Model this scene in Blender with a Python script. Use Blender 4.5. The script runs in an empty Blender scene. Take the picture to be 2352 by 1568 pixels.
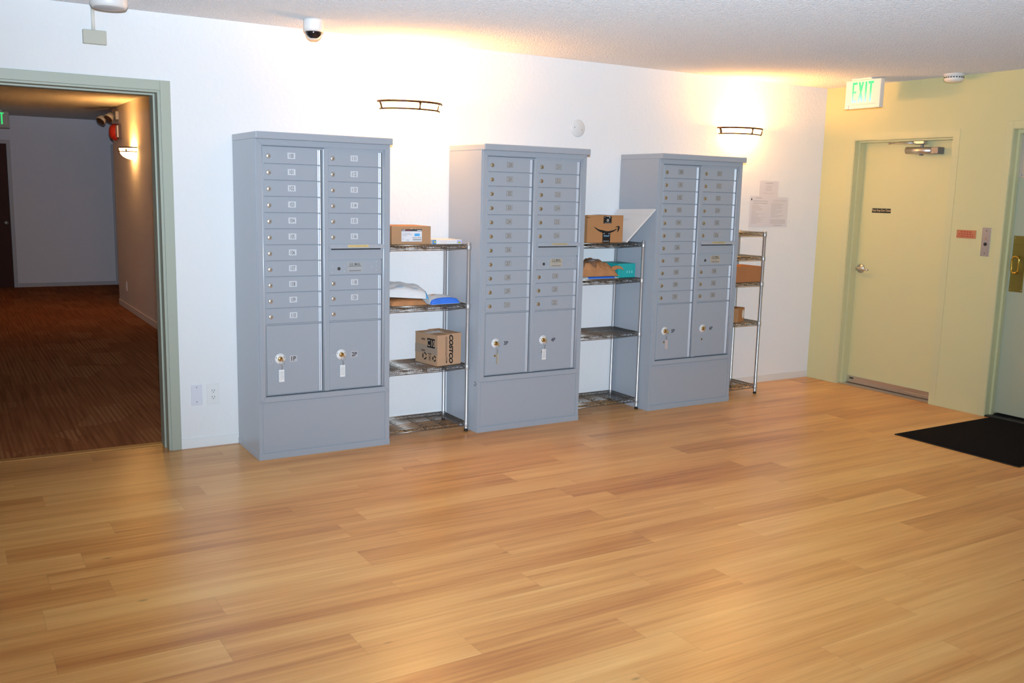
import bpy, bmesh, math, random
from mathutils import Vector, Matrix, noise
random.seed(7)
C = bpy.context.scene.collection
S = bpy.context.scene
PI = math.pi

# ------------------------------------------------------------------ camera
def basis(yaw, pitch, roll):
    f = Vector((math.sin(yaw)*math.cos(pitch), math.cos(yaw)*math.cos(pitch), math.sin(pitch)))
    r = Vector((math.cos(yaw), -math.sin(yaw), 0)); u = r.cross(f)
    return (math.cos(roll)*r + math.sin(roll)*u, -math.sin(roll)*r + math.cos(roll)*u, f)
CAM = Vector((-1.7331, -5.6000, 1.5423))
r_, u_, f_ = basis(0.55038, -0.15674, 0.02365)
cd = bpy.data.cameras.new('camera'); cd.sensor_width = 36; cd.lens = 2155.87/2352*36
cd.clip_start = 0.05; cd.clip_end = 60
cam = bpy.data.objects.new('camera', cd); C.objects.link(cam)
cam.matrix_world = Matrix(((r_.x, u_.x, -f_.x, CAM.x), (r_.y, u_.y, -f_.y, CAM.y), (r_.z, u_.z, -f_.z, CAM.z), (0, 0, 0, 1)))
S.camera = cam
S.view_settings.view_transform = 'Standard'; S.view_settings.look = 'None'
S.view_settings.gamma = 1; S.view_settings.use_curve_mapping = False
S.view_settings.exposure = 0.0

# ------------------------------------------------------------------ world + the photographer's flash
w = bpy.data.worlds.new('world'); S.world = w; w.use_nodes = True
w.node_tree.nodes['Background'].inputs[0].default_value = (0.5, 0.55, 0.65, 1)
w.node_tree.nodes['Background'].inputs[1].default_value = 0.02
def lamp(kind, name, loc, energy, color, parent=None, **kw):
    l = bpy.data.lights.new(name, kind); l.energy = energy; l.color = color
    for k, v in kw.items(): setattr(l, k, v)
    o = bpy.data.objects.new(name, l); C.objects.link(o); o.location = loc
    if parent: o.parent = parent
    return o
fl = lamp('SPOT', 'camera_flash', CAM + Vector((0.0, -0.05, 0.17)), 1520, (0.69, 0.84, 1.0),
          spot_size=math.radians(103), spot_blend=1.0, shadow_soft_size=0.03)
fl.rotation_euler = Vector((math.sin(0.60), math.cos(0.60), math.tan(math.radians(12)))).to_track_quat('-Z', 'Y').to_euler()
WARM = (1.0, 0.43, 0.09)
SCONCE_W = 38.0

# ------------------------------------------------------------------ helpers
def lin(c):
    return tuple(((v/255)/12.92 if v/255 <= 0.04045 else ((v/255+0.055)/1.055)**2.4) for v in c) + (1,)
def mat(name, col, rough=0.6, metal=0.0, spec=0.5, bump=None, emit=None, var=None, dr=0.0):
    m = bpy.data.materials.new(name); m.use_nodes = True; nt = m.node_tree; b = nt.nodes['Principled BSDF']
    col = tuple(col)+(1,) if len(col) == 3 else col
    b.inputs['Base Color'].default_value = col; b.inputs['Roughness'].default_value = rough
    b.inputs['Metallic'].default_value = metal; b.inputs['Diffuse Roughness'].default_value = dr; b.inputs['Specular IOR Level'].default_value = spec
    tc = nt.nodes.new('ShaderNodeTexCoord')
    if bump:
        sc, st, di, det = bump
        n = nt.nodes.new('ShaderNodeTexNoise'); n.inputs['Scale'].default_value = sc; n.inputs['Detail'].default_value = det
        nt.links.new(tc.outputs['Object'], n.inputs['Vector'])
        bp = nt.nodes.new('ShaderNodeBump'); bp.inputs['Strength'].default_value = st; bp.inputs['Distance'].default_value = di
        nt.links.new(n.outputs['Fac'], bp.inputs['Height']); nt.links.new(bp.outputs['Normal'], b.inputs['Normal'])
    if var:
        sc, amt = var
        n = nt.nodes.new('ShaderNodeTexNoise'); n.inputs['Scale'].default_value = sc; n.inputs['Detail'].default_value = 4
        nt.links.new(tc.outputs['Object'], n.inputs['Vector'])
        mx = nt.nodes.new('ShaderNodeMix'); mx.data_type = 'RGBA'
        mx.inputs['A'].default_value = tuple(c*(1-amt) for c in col[:3])+(1,); mx.inputs['B'].default_value = tuple(min(1, c*(1+amt)) for c in col[:3])+(1,)
        nt.links.new(n.outputs['Fac'], mx.inputs['Factor']); nt.links.new(mx.outputs['Result'], b.inputs['Base Color'])
    if emit:
        b.inputs['Emission Color'].default_value = tuple(emit[0])+(1,); b.inputs['Emission Strength'].default_value = emit[1]
    return m

class MB:
    def __init__(s): s.bm = bmesh.new()
    def _merge(s, b, mi, smooth):
        for f in b.faces: f.material_index = mi; f.smooth = smooth
        me = bpy.data.meshes.new('t'); b.to_mesh(me); b.free()
        s.bm.from_mesh(me); bpy.data.meshes.remove(me)
    def box(s, a, b, mi=0, bev=0.0, M=None, seg=2):
        t = bmesh.new(); bmesh.ops.create_cube(t, size=1)
        for v in t.verts:
            v.co = Vector(tuple((a[i]+b[i])/2 + v.co[i]*(b[i]-a[i]) for i in range(3)))
        if bev: bmesh.ops.bevel(t, geom=t.edges[:], offset=bev, segments=seg, affect='EDGES', profile=0.5)
        if M: bmesh.ops.transform(t, matrix=M, verts=t.verts)
        s._merge(t, mi, False); return s
    def cyl(s, p, q, r, mi=0, seg=20, r2=None, cap=True):
        p, q = Vector(p), Vector(q); t = bmesh.new()
        bmesh.ops.create_cone(t, cap_ends=cap, segments=seg, radius1=r, radius2=r if r2 is None else r2, depth=(q-p).length)
        M = Matrix.Translation((p+q)/2) @ (q-p).to_track_quat('Z', 'Y').to_matrix().to_4x4()
        bmesh.ops.transform(t, matrix=M, verts=t.verts)
        for f in t.faces: f.smooth = len(f.verts) == 4
        for f in t.faces: f.material_index = mi
        me = bpy.data.meshes.new('t'); t.to_mesh(me); t.free(); s.bm.from_mesh(me); bpy.data.meshes.remove(me)
        return s
    def tube(s, pts, r, mi=0, seg=6, closed=False, flat=None):
        pts = [Vector(p) for p in pts]; n = len(pts); rings = []
        for i, p in enumerate(pts):
            a = pts[i-1] if (i > 0 or closed) else p; b = pts[(i+1) % n] if (i < n-1 or closed) else p
            d = (b-a).normalized(); ref = Vector((0, 0, 1)) if abs(d.z) < 0.95 else Vector((1, 0, 0))
            x = d.cross(ref).normalized(); y = x.cross(d).normalized()
            rx, ry = (r, r) if flat is None else flat
            rings.append([s.bm.verts.new(p + x*rx*math.cos(2*PI*k/seg+PI/seg) + y*ry*math.sin(2*PI*k/seg+PI/seg)) for k in range(seg)])
        m = n if closed else n-1
        for i in range(m):
            A, B = rings[i], rings[(i+1) % n]
            for k in range(seg):
                f = s.bm.faces.new((A[k], A[(k+1) % seg], B[(k+1) % seg], B[k])); f.material_index = mi; f.smooth = seg > 4
        if not closed:
            for R in (rings[0], rings[-1]):
                f = s.bm.faces.new(R); f.material_index = mi
        return s
    def prism(s, poly, M, d, mi=0, smooth=False):      # poly in local xy, extruded along local z by d, then M
        a = [s.bm.verts.new(M @ Vector((x, y, 0))) for x, y in poly]
        b = [s.bm.verts.new(M @ Vector((x, y, d))) for x, y in poly]
        n = len(poly)
        for F in (a[::-1], b):
            f = s.bm.faces.new(F); f.material_index = mi
        for i in range(n):
            f = s.bm.faces.new((a[i], a[(i+1) % n], b[(i+1) % n], b[i])); f.material_index = mi; f.smooth = smooth
        return s
    def lathe(s, prof, M=None, mi=0, seg=32, smooth=True):
        M = M or Matrix(); rings = []
        for r, z in prof:
            rings.append([s.bm.verts.new(M @ Vector((max(r, 1e-5)*math.cos(2*PI*k/seg), max(r, 1e-5)*math.sin(2*PI*k/seg), z))) for k in range(seg)])
        for A, B in zip(rings, rings[1:]):
            for k in range(seg):
                f = s.bm.faces.new((A[k], A[(k+1) % seg], B[(k+1) % seg], B[k])); f.material_index = mi; f.smooth = smooth
        for R in (rings[0][::-1], rings[-1]):
            f = s.bm.faces.new(R); f.material_index = mi
        return s
    def text(s, txt, M, h, mi=1, xs=1.0, bold=0.0, shear=0.0, align='C'):
        vs, fs = glyphs(txt, bold, shear)
        xs_ = [v[0] for v in vs]; ys_ = [v[1] for v in vs]
        if not vs: return s
        x0, x1, y0, y1 = min(xs_), max(xs_), min(ys_), max(ys_); k = h/(y1-y0)
        cx = {'C': (x0+x1)/2, 'L': x0, 'R': x1}[align]
        V = [s.bm.verts.new(M @ Vector(((x-cx)*k*xs, (y-(y0+y1)/2)*k, 0))) for x, y in vs]
        for f in fs:
            try: g = s.bm.faces.new([V[i] for i in f]); g.material_index = mi
            except ValueError: pass
        return s
    def poly(s, pts, M, mi=1):
        f = s.bm.faces.new([s.bm.verts.new(M @ Vector((x, y, 0))) for x, y in pts]); f.material_index = mi
        bmesh.ops.triangulate(s.bm, faces=[f]); return s
    def rect(s, x0, y0, x1, y1, M, mi=1): return s.poly([(x0, y0), (x1, y0), (x1, y1), (x0, y1)], M, mi)
    def mesh(s, name, mats, normals=True):
        if normals: bmesh.ops.recalc_face_normals(s.bm, faces=s.bm.faces[:])
        me = bpy.data.meshes.new(name); s.bm.to_mesh(me); s.bm.free()
        for m in (mats if isinstance(mats, (list, tuple)) else [mats]): me.materials.append(m)
        return me
    def build(s, name, mats, parent=None, loc=None):
        return link(name, s.mesh(name, mats), parent, loc)
def link(name, me, parent=None, loc=None):
    o = bpy.data.objects.new(name, me); C.objects.link(o)
    if parent: o.parent = parent
    if loc is not None: o.location = loc
    return o
GC = {}
def glyphs(txt, bold, shear):
    key = (txt, bold, shear)
    if key not in GC:
        cu = bpy.data.curves.new('g', 'FONT'); cu.body = txt; cu.size = 1; cu.resolution_u = 3
        cu.offset = bold; cu.shear = shear; cu.fill_mode = 'FRONT'
        o = bpy.data.objects.new('g', cu); C.objects.link(o)
        dg = bpy.context.evaluated_depsgraph_get(); dg.update()
        me = bpy.data.meshes.new_from_object(o.evaluated_get(dg))
        GC[key] = ([(v.co.x, v.co.y) for v in me.vertices], [tuple(p.vertices) for p in me.polygons])
        bpy.data.objects.remove(o); bpy.data.curves.remove(cu); bpy.data.meshes.remove(me)
    return GC[key]
def face(o, ux, uy):                                   # matrix of a flat face: local x -> ux, local y -> uy, local z -> out
    ux, uy = Vector(ux).normalized(), Vector(uy).normalized(); n = ux.cross(uy)
    return Matrix(((ux.x, uy.x, n.x, o[0]), (ux.y, uy.y, n.y, o[1]), (ux.z, uy.z, n.z, o[2]), (0, 0, 0, 1)))
def front(x, y, z): return face((x, y, z), (1, 0, 0), (0, 0, 1))     # faces -y
def west(x, y, z): return face((x, y, z), (0, -1, 0), (0, 0, 1))     # faces -x
def thing(name, label, cat, loc=(0, 0, 0), rz=0.0, group=None):
    o = bpy.data.objects.new(name, None); C.objects.link(o); o.location = loc; o.rotation_euler = (0, 0, rz); o.empty_display_size = 0.1
    return tag(o, label, cat, group)
def tag(o, label, cat, group=None):
    o['label'] = label; o['category'] = cat
    if group: o['group'] = group
    return o
def struct(name, mb, mats, parent=None):
    o = mb.build(name, mats, parent)
    if not parent: o['kind'] = 'structure'
    return o

# ------------------------------------------------------------------ materials
def popcorn(name, col):
    m = mat(name, col, 0.95, spec=0.1, dr=1.0); nt = m.node_tree; b = nt.nodes['Principled BSDF']; tc = nt.nodes['Texture Coordinate']
    n = nt.nodes.new('ShaderNodeTexNoise'); n.inputs['Scale'].default_value = 80; n.inputs['Detail'].default_value = 5; n.inputs['Roughness'].default_value = 0.65
    v = nt.nodes.new('ShaderNodeTexVoronoi'); v.inputs['Scale'].default_value = 95
    ad = nt.nodes.new('ShaderNodeMath'); ad.operation = 'SUBTRACT'
    for q in (n, v): nt.links.new(tc.outputs['Object'], q.inputs['Vector'])
    nt.links.new(n.outputs['Fac'], ad.inputs[0]); nt.links.new(v.outputs['Distance'], ad.inputs[1])
    bp = nt.nodes.new('ShaderNodeBump'); bp.inputs['Strength'].default_value = 0.8; bp.inputs['Distance'].default_value = 0.010
    nt.links.new(ad.outputs[0], bp.inputs['Height']); nt.links.new(bp.outputs['Normal'], b.inputs['Normal'])
    return m
def planks(name):
    m = mat(name, (0.5, 0.3, 0.15), 0.30, spec=0.5); nt = m.node_tree; b = nt.nodes['Principled BSDF']; tc = nt.nodes['Texture Coordinate']
    N = nt.nodes.new; L = nt.links.new
    def mth(op, a, c=None):
        q = N('ShaderNodeMath'); q.operation = op
        for i, x in enumerate((a, c)):
            if x is None: continue
            if isinstance(x, (int, float)): q.inputs[i].default_value = x
            else: L(x, q.inputs[i])
        return q.outputs[0]
    sp = N('ShaderNodeSeparateXYZ'); L(tc.outputs['Object'], sp.inputs[0]); X, Y = sp.outputs[0], sp.outputs[1]
    PW, PL = 0.1755, 1.22
    v = mth('DIVIDE', mth('ADD', Y, 1.447 + 0.1755*60), PW); row = mth('FLOOR', v); fv = mth('FRACT', v)
    wn = N('ShaderNodeTexWhiteNoise'); wn.noise_dimensions = '1D'; L(row, wn.inputs['W'])
    u = mth('ADD', mth('DIVIDE', mth('ADD', X, 40), PL), mth('MULTIPLY', wn.outputs['Value'], 7.3)); col = mth('FLOOR', u); fu = mth('FRACT', u)
    cb = N('ShaderNodeCombineXYZ'); L(row, cb.inputs[0]); L(col, cb.inputs[1])
    wn2 = N('ShaderNodeTexWhiteNoise'); wn2.noise_dimensions = '3D'; L(cb.outputs[0], wn2.inputs['Vector'])
    # grain, different in every plank
    g = N('ShaderNodeCombineXYZ'); L(mth('MULTIPLY', X, 1.6), g.inputs[0]); L(mth('MULTIPLY', Y, 52), g.inputs[1]); L(mth('MULTIPLY', wn2.outputs['Value'], 57), g.inputs[2])
    n1 = N('ShaderNodeTexNoise'); n1.inputs['Scale'].default_value = 1; n1.inputs['Detail'].default_value = 6; n1.inputs['Roughness'].default_value = 0.6; L(g.outputs[0], n1.inputs['Vector'])
    g2 = N('ShaderNodeCombineXYZ'); L(mth('MULTIPLY', X, 0.9), g2.inputs[0]); L(mth('MULTIPLY', Y, 12), g2.inputs[1]); L(mth('MULTIPLY', wn2.outputs['Value'], 91), g2.inputs[2])
    n2 = N('ShaderNodeTexNoise'); n2.inputs['Scale'].default_value = 1; n2.inputs['Detail'].default_value = 3; L(g2.outputs[0], n2.inputs['Vector'])
    t = mth('ADD', mth('MULTIPLY', wn2.outputs['Value'], 0.20), mth('ADD', mth('MULTIPLY', n1.outputs['Fac'], 0.46), mth('MULTIPLY', n2.outputs['Fac'], 0.60)))
    cr = N('ShaderNodeValToRGB'); L(t, cr.inputs[0]); e = cr.color_ramp.elements
    e[0].position = 0.30; e[0].color = lin((172, 104, 58)); e[1].position = 0.85; e[1].color = lin((243, 191, 118))
    q = e.new(0.46); q.color = lin((202, 137, 74)); q = e.new(0.62); q.color = lin((225, 164, 94))
    # small knots
    kv = N('ShaderNodeTexVoronoi'); kv.inputs['Scale'].default_value = 1; kv.distance = 'EUCLIDEAN'
    gk = N('ShaderNodeCombineXYZ'); L(mth('MULTIPLY', X, 1.7), gk.inputs[0]); L(mth('MULTIPLY', Y, 4.2), gk.inputs[1]); L(gk.outputs[0], kv.inputs['Vector'])
    kn = mth('MULTIPLY', mth('SUBTRACT', 1.0, mth('MINIMUM', mth('MULTIPLY', kv.outputs['Distance'], 22.0), 1.0)), 0.55)
    # seams
    sv = mth('MINIMUM', fv, mth('SUBTRACT', 1.0, fv)); su = mth('MULTIPLY', mth('MINIMUM', fu, mth('SUBTRACT', 1.0, fu)), PL/PW)
    seam = mth('MULTIPLY', mth('LESS_THAN', mth('MINIMUM', sv, su), 0.0065), 0.16)
    dk = mth('SUBTRACT', 1.0, mth('MAXIMUM', seam, kn))
    mx = N('ShaderNodeMix'); mx.data_type = 'RGBA'; mx.blend_type = 'MULTIPLY'; mx.inputs['Factor'].default_value = 1
    cc = N('ShaderNodeCombineColor'); 
    for i in range(3): L(dk, cc.inputs[i])
    L(cr.outputs['Color'], mx.inputs['A']); L(cc.outputs[0], mx.inputs['B']); L(mx.outputs['Result'], b.inputs['Base Color'])
    bp = N('ShaderNodeBump'); bp.inputs['Strength'].default_value = 0.12; bp.inputs['Distance'].default_value = 0.001
    L(n1.outputs['Fac'], bp.inputs['Height']); L(bp.outputs['Normal'], b.inputs['Normal'])
    return m
def carpet(name):
    m = mat(name, (0.1, 0.05, 0.03), 1.0, spec=0.05, dr=1.0); nt = m.node_tree; b = nt.nodes['Principled BSDF']; tc = nt.nodes['Texture Coordinate']
    N = nt.nodes.new; L = nt.links.new
    mp = N('ShaderNodeMapping'); mp.inputs['Scale'].default_value = (55, 1.3, 1); L(tc.outputs['Object'], mp.inputs[0])
    n = N('ShaderNodeTexNoise'); n.inputs['Scale'].default_value = 1; n.inputs['Detail'].default_value = 3; L(mp.outputs[0], n.inputs['Vector'])
    mp2 = N('ShaderNodeMapping'); mp2.inputs['Scale'].default_value = (4, 2.0, 1); L(tc.outputs['Object'], mp2.inputs[0])
    vo = N('ShaderNodeTexVoronoi'); vo.distance = 'CHEBYCHEV'; vo.inputs['Scale'].default_value = 1; L(mp2.outputs[0], vo.inputs['Vector'])
    sx = N('ShaderNodeSeparateColor'); L(vo.outputs['Color'], sx.inputs[0])
    wv = N('ShaderNodeTexWave'); wv.wave_type = 'BANDS'; wv.bands_direction = 'X'; wv.inputs['Scale'].default_value = 10; wv.inputs['Distortion'].default_value = 0.4
    L(tc.outputs['Object'], wv.inputs['Vector'])
    a = N('ShaderNodeMath'); a.operation = 'MULTIPLY'; L(wv.outputs['Fac'], a.inputs[0])
    p = N('ShaderNodeMath'); p.operation = 'POWER'; L(sx.outputs[0], p.inputs[0]); p.inputs[1].default_value = 2.5
    L(p.outputs[0], a.inputs[1])
    a2 = N('ShaderNodeMath'); a2.operation = 'MULTIPLY_ADD'; L(a.outputs[0], a2.inputs[0]); a2.inputs[1].default_value = 0.5; L(n.outputs['Fac'], a2.inputs[2])
    cr = N('ShaderNodeValToRGB'); L(a2.outputs[0], cr.inputs[0]); e = cr.color_ramp.elements
    e[0].position = 0.32; e[0].color = (0.16, 0.050, 0.018, 1); e[1].position = 0.95; e[1].color = (0.30, 0.12, 0.047, 1)
    q = e.new(0.55); q.color = (0.23, 0.074, 0.027, 1)
    L(cr.outputs['Color'], b.inputs['Base Color'])
    n3 = N('ShaderNodeTexNoise'); n3.inputs['Scale'].default_value = 350; L(tc.outputs['Object'], n3.inputs['Vector'])
    bp = N('ShaderNodeBump'); bp.inputs['Strength'].default_value = 0.6; bp.inputs['Distance'].default_value = 0.004
    L(n3.outputs['Fac'], bp.inputs['Height']); L(bp.outputs['Normal'], b.inputs['Normal'])
    return m
M_wall = mat('white_wall_paint', (0.80, 0.80, 0.80), 0.75, spec=0.25, bump=(34, 0.42, 0.007, 4), dr=0.5)
M_hallwall = mat('hall_wall_paint', (0.88, 0.86, 0.91), 0.8, spec=0.2, bump=(28, 0.2, 0.006, 4), dr=0.5)
M_sage_wall = mat('sage_wall_paint', (0.62, 0.60, 0.34), 0.6, spec=0.3, bump=(40, 0.12, 0.004, 4), dr=0.4)
M_sage = mat('sage_enamel', (0.39, 0.42, 0.345), 0.42, spec=0.4)
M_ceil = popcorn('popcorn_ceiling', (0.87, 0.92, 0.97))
M_floor = planks('wood_planks')
M_carpet = carpet('brown_striped_carpet')
M_hallside = mat('hall_side_paint', (0.78, 0.74, 0.74), 0.8, spec=0.2, bump=(28, 0.2, 0.006, 4))
M_base = mat('white_baseboard', (0.78, 0.80, 0.80), 0.5)
M_mail = mat('silver_grey_paint', (0.350, 0.376, 0.416), 0.34, metal=0.0, spec=0.6, bump=(900, 0.05, 0.0004, 2), dr=0.6)
M_mailglint = mat('silver_grey_glint', (0.58, 0.62, 0.68), 0.38, metal=0.35, spec=0.8)  # paler copy of the cabinet paint, edge highlights put into its colour
M_black = mat('black', (0.012, 0.012, 0.013), 0.5)
M_rowshade = mat('row_gap_shade', (0.045, 0.05, 0.058), 0.6)  # slate tone standing in for the shade between door rows
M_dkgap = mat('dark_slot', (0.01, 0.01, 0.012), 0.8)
M_nickel = mat('nickel', (0.58, 0.53, 0.47), 0.35, metal=0.75)
M_brass = mat('brass', (0.62, 0.44, 0.20), 0.28, metal=1.0)
M_polbrass = mat('polished_brass', (0.75, 0.50, 0.10), 0.16, metal=1.0)
M_dullbrass = mat('tarnished_brass', (0.30, 0.24, 0.06), 0.38, metal=0.8)
M_chrome = mat('chrome', (0.52, 0.53, 0.55), 0.34, metal=0.7)
M_wire = mat('chrome_wire', (0.34, 0.32, 0.29), 0.32, metal=1.0)
M_alu = mat('aluminium', (0.62, 0.58, 0.54), 0.35, metal=0.9)
M_bronze = mat('bronze', (0.050, 0.016, 0.006), 0.5, metal=0.2)
M_glass = mat('lit_alabaster_glass', (0.9, 0.75, 0.5), 0.4, emit=((1.0, 0.50, 0.15), 28.0))
M_wplate = mat('white_label', (0.54, 0.56, 0.59), 0.5)
M_gplate = mat('grey_engraved_label', (0.37, 0.375, 0.37), 0.45)
M_goldplate = mat('gold_label', (0.52, 0.47, 0.38), 0.4, metal=0.2)
M_yellow = mat('yellow_label', (0.72, 0.56, 0.25), 0.5)
M_ink = mat('dark_ink', (0.05, 0.05, 0.055), 0.6)
M_print = mat('black_print', (0.010, 0.010, 0.011), 0.55)
M_inkb = mat('brown_ink', (0.10, 0.075, 0.05), 0.6)
M_inkg = mat('grey_ink', (0.36, 0.36, 0.38), 0.7)
M_inkl = mat('faint_ink', (0.57, 0.55, 0.56), 0.7)
M_white = mat('white_plastic', (0.78, 0.78, 0.77), 0.4)
M_cream = mat('cream_plastic', (0.47, 0.46, 0.38), 0.5)
M_paper = mat('white_paper', (0.72, 0.72, 0.76), 0.6)
M_card = mat('cardboard', lin((176, 137, 103)), 0.85, spec=0.15, var=(9, 0.06))
M_card2 = mat('dark_cardboard', lin((178, 130, 88)), 0.85, spec=0.15, var=(9, 0.06))
M_card3 = mat('pale_cardboard', lin((186, 152, 122)), 0.85, spec=0.15, var=(9, 0.05))
M_kraft = mat('kraft_paper', lin((184, 130, 88)), 0.7, spec=0.2, var=(14, 0.22), bump=(20, 0.5, 0.01, 4))
M_tape = mat('clear_tape', lin((168, 150, 132)), 0.25, spec=0.5)
M_poly = mat('white_poly_mailer', (0.70, 0.72, 0.74), 0.35, spec=0.5, bump=(16, 0.5, 0.012, 3))
M_tan = mat('tan_print', lin((205, 165, 120)), 0.5)
M_blue = mat('blue_print', (0.045, 0.20, 0.80), 0.4)
M_sky = mat('sky_blue_print', (0.10, 0.42, 0.80), 0.4)
M_teal = mat('teal_card', (0.02, 0.42, 0.42), 0.5)
M_lav = mat('lavender_print', (0.45, 0.45, 0.80), 0.5)
M_lime = mat('lime_print', (0.45, 0.50, 0.08), 0.5)
M_pinkish = mat('pink_print', (0.75, 0.58, 0.56), 0.5)
M_red = mat('red_enamel', (0.55, 0.03, 0.015), 0.35)
M_orange = mat('orange_plaque', lin((188, 122, 88)), 0.5)
M_redink = mat('red_ink', (0.40, 0.04, 0.03), 0.6)
M_rubber = mat('black_rubber', (0.010, 0.010, 0.011), 0.7, spec=0.3)
M_pile = mat('black_mat_pile', (0.013, 0.012, 0.013), 1.0, spec=0.05, bump=(260, 0.8, 0.004, 3))
M_dkwood = mat('dark_door_wood', (0.075, 0.024, 0.016), 0.6, spec=0.2, var=(5, 0.15))
M_halltrim = mat('hall_trim', (0.55, 0.52, 0.54), 0.5)
M_lens = mat('smoked_dome', (0.008, 0.007, 0.010), 0.06, spec=0.8)
M_steelplate = mat('stainless', (0.60, 0.56, 0.54), 0.35, metal=0.85)
M_led = mat('led_white', (0.8, 0.8, 0.85), 0.2)
def exitgreen(name, a, b2, z0, z1, st):
    m = mat(name, (0.02, 0.25, 0.12), 0.4); nt = m.node_tree; b = nt.nodes['Principled BSDF']; tc = nt.nodes['Texture Coordinate']
    sp = nt.nodes.new('ShaderNodeSeparateXYZ'); nt.links.new(tc.outputs['Object'], sp.inputs[0])
    mr = nt.nodes.new('ShaderNodeMapRange'); mr.inputs[1].default_value = z0; mr.inputs[2].default_value = z1; nt.links.new(sp.outputs[2], mr.inputs[0])
    cr = nt.nodes.new('ShaderNodeValToRGB'); cr.color_ramp.elements[0].color = a+(1,); cr.color_ramp.elements[1].color = b2+(1,); cr.color_ramp.elements[1].position = 0.6
    nt.links.new(mr.outputs[0], cr.inputs[0]); nt.links.new(cr.outputs[0], b.inputs['Emission Color']); b.inputs['Emission Strength'].default_value = st
    return m
M_exit = exitgreen('lit_green_letters', (0.35, 1.0, 0.85), (0.01, 0.85, 0.25), -0.19, -0.02, 1.15)
M_exit2 = exitgreen('lit_green_letters_hall', (0.03, 0.9, 0.18), (0.03, 0.9, 0.18), -0.2, 0.0, 0.8)

# ------------------------------------------------------------------ the setting
XR, ZC = 4.7714, 2.4735
XL, YB = -4.3, -8.3
OPX0, OPX1, OPZ = -2.32, -0.6275, 2.058
struct('floor', MB().box((XL-0.15, YB-0.15, -0.1), (XR+0.3, 0.165, 0.0)), M_floor)
struct('floor_hall', MB().box((-2.0, 0.2, -0.1), (2.6, 10.2, 0.002)), M_carpet)
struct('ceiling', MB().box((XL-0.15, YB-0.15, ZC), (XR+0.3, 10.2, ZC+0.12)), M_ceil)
m = MB()
m.box((XL, 0, 0), (OPX0, 0.17, ZC)).box((OPX1, 0, 0), (XR, 0.17, ZC)).box((OPX0, 0, OPZ), (OPX1, 0.17, ZC))
struct('wall_back', m, M_wall)
D1A, D1B, D1Z = -0.32, -1.210, 2.037
D2A, D2B, D2Z = -1.667, -2.60, 2.072
m = MB()
for y0, y1, z0 in ((0.17, D1A, 0), (D1A, D1B, D1Z), (D1B, D2A, 0), (D2A, D2B, D2Z), (D2B, YB, 0)):
    m.box((XR, y1, z0), (XR+0.16, y0, ZC))
struct('wall_right', m, M_sage_wall)
struct('wall_left', MB().box((XL-0.15, YB, 0), (XL, 0.17, ZC)), M_wall)
struct('wall_rear', MB().box((XL, YB-0.15, 0), (XR, YB, ZC)), M_wall)
m = MB().box((0.24, 0.17, 0), (0.40, 7.35, ZC)).box((0.40, 7.20, 0), (2.5, 7.35, ZC))
struct('wall_hall_right', m, M_hallside)
struct('wall_hall_left', MB().box((-1.95, 0.17, 0), (-1.80, 9.94, ZC)), M_hallwall)
FY = 9.94
m = MB().box((-1.95, FY, 0), (-1.66, FY+0.1, ZC)).box((-1.66, FY, 2.075), (-0.80, FY+0.1, ZC)).box((-0.80, FY, 0), (0.645, FY+0.1, ZC)).box((0.645, FY, 2.075), (1.5, FY+0.1, ZC)).box((1.5, FY, 0), (2.5, FY+0.1, ZC))
struct('wall_hall_far', m, M_hallwall)
struct('wall_hall_end', MB().box((2.5, 7.2, 0), (2.6, 10.04, ZC)), M_hallwall)
# hall doors and their casings
for i, (a, b) in enumerate(((-1.655, -0.805), (0.65, 1.495))):
    d = struct('door_%d' % (3+i), MB().box((a, FY+0.02, 0.008), (b, FY+0.06, 2.07), bev=0.002), M_dkwood)
    kx = b-0.055 if i == 0 else a+0.06
    k = MB().lathe([(0.03, 0), (0.03, 0.006), (0.012, 0.012), (0.012, 0.03), (0.028, 0.04), (0.03, 0.055), (0.02, 0.066), (0, 0.068)], face((kx, FY+0.02, 0.945), (1, 0, 0), (0, 0, 1)))
    k.build('door_knob', M_nickel, d)
    t = MB()
    for x0, x1 in ((a-0.055, a-0.004), (b+0.004, b+0.055)): t.box((x0, FY-0.012, 0), (x1, FY+0.07, 2.074))
    t.box((a-0.055, FY-0.012, 2.074), (b+0.055, FY+0.07, 2.128))
    struct('trim_%d' % (3+i), t, M_halltrim)
struct('baseboard_hall_far', MB().box((-0.745, FY-0.01, 0.002), (0.59, FY, 0.06)), M_halltrim)
struct('baseboard_hall_right', MB().box((0.232, 0.17, 0.002), (0.24, 7.35, 0.075), bev=0.002), M_hallside)
# opening: sage casing and jambs
t = MB()
t.box((OPX1, -0.012, 0), (-0.573, 0, 2.112), bev=0.002).box((OPX0-0.055, -0.012, 0), (OPX0, 0, 2.112), bev=0.002)
t.box((OPX0, -0.0118, OPZ), (OPX1, 0, 2.1118), bev=0.002)
t.box((OPX1-0.014, 0.0, 0), (OPX1, 0.172, OPZ), bev=0.001).box((OPX0, 0.0, 0), (OPX0+0.014, 0.172, OPZ), bev=0.001)
t.box((OPX0+0.014, 0.0002, OPZ-0.012), (OPX1-0.014, 0.1718, OPZ), bev=0.001)
t.box((OPX1-0.024, 0.075, 0), (OPX1-0.014, 0.1719, OPZ-0.012), bev=0.001).box((OPX0+0.014, 0.0752, OPZ-0.022), (OPX1-0.024, 0.1717, OPZ-0.012), bev=0.001)
struct('trim_1', t, M_sage)
struct('trim_2', MB().box((OPX0, 0.150, 0.0005), (OPX1, 0.205, 0.007), bev=0.002), mat('oak_threshold', lin((196, 138, 70)), 0.4))
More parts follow.
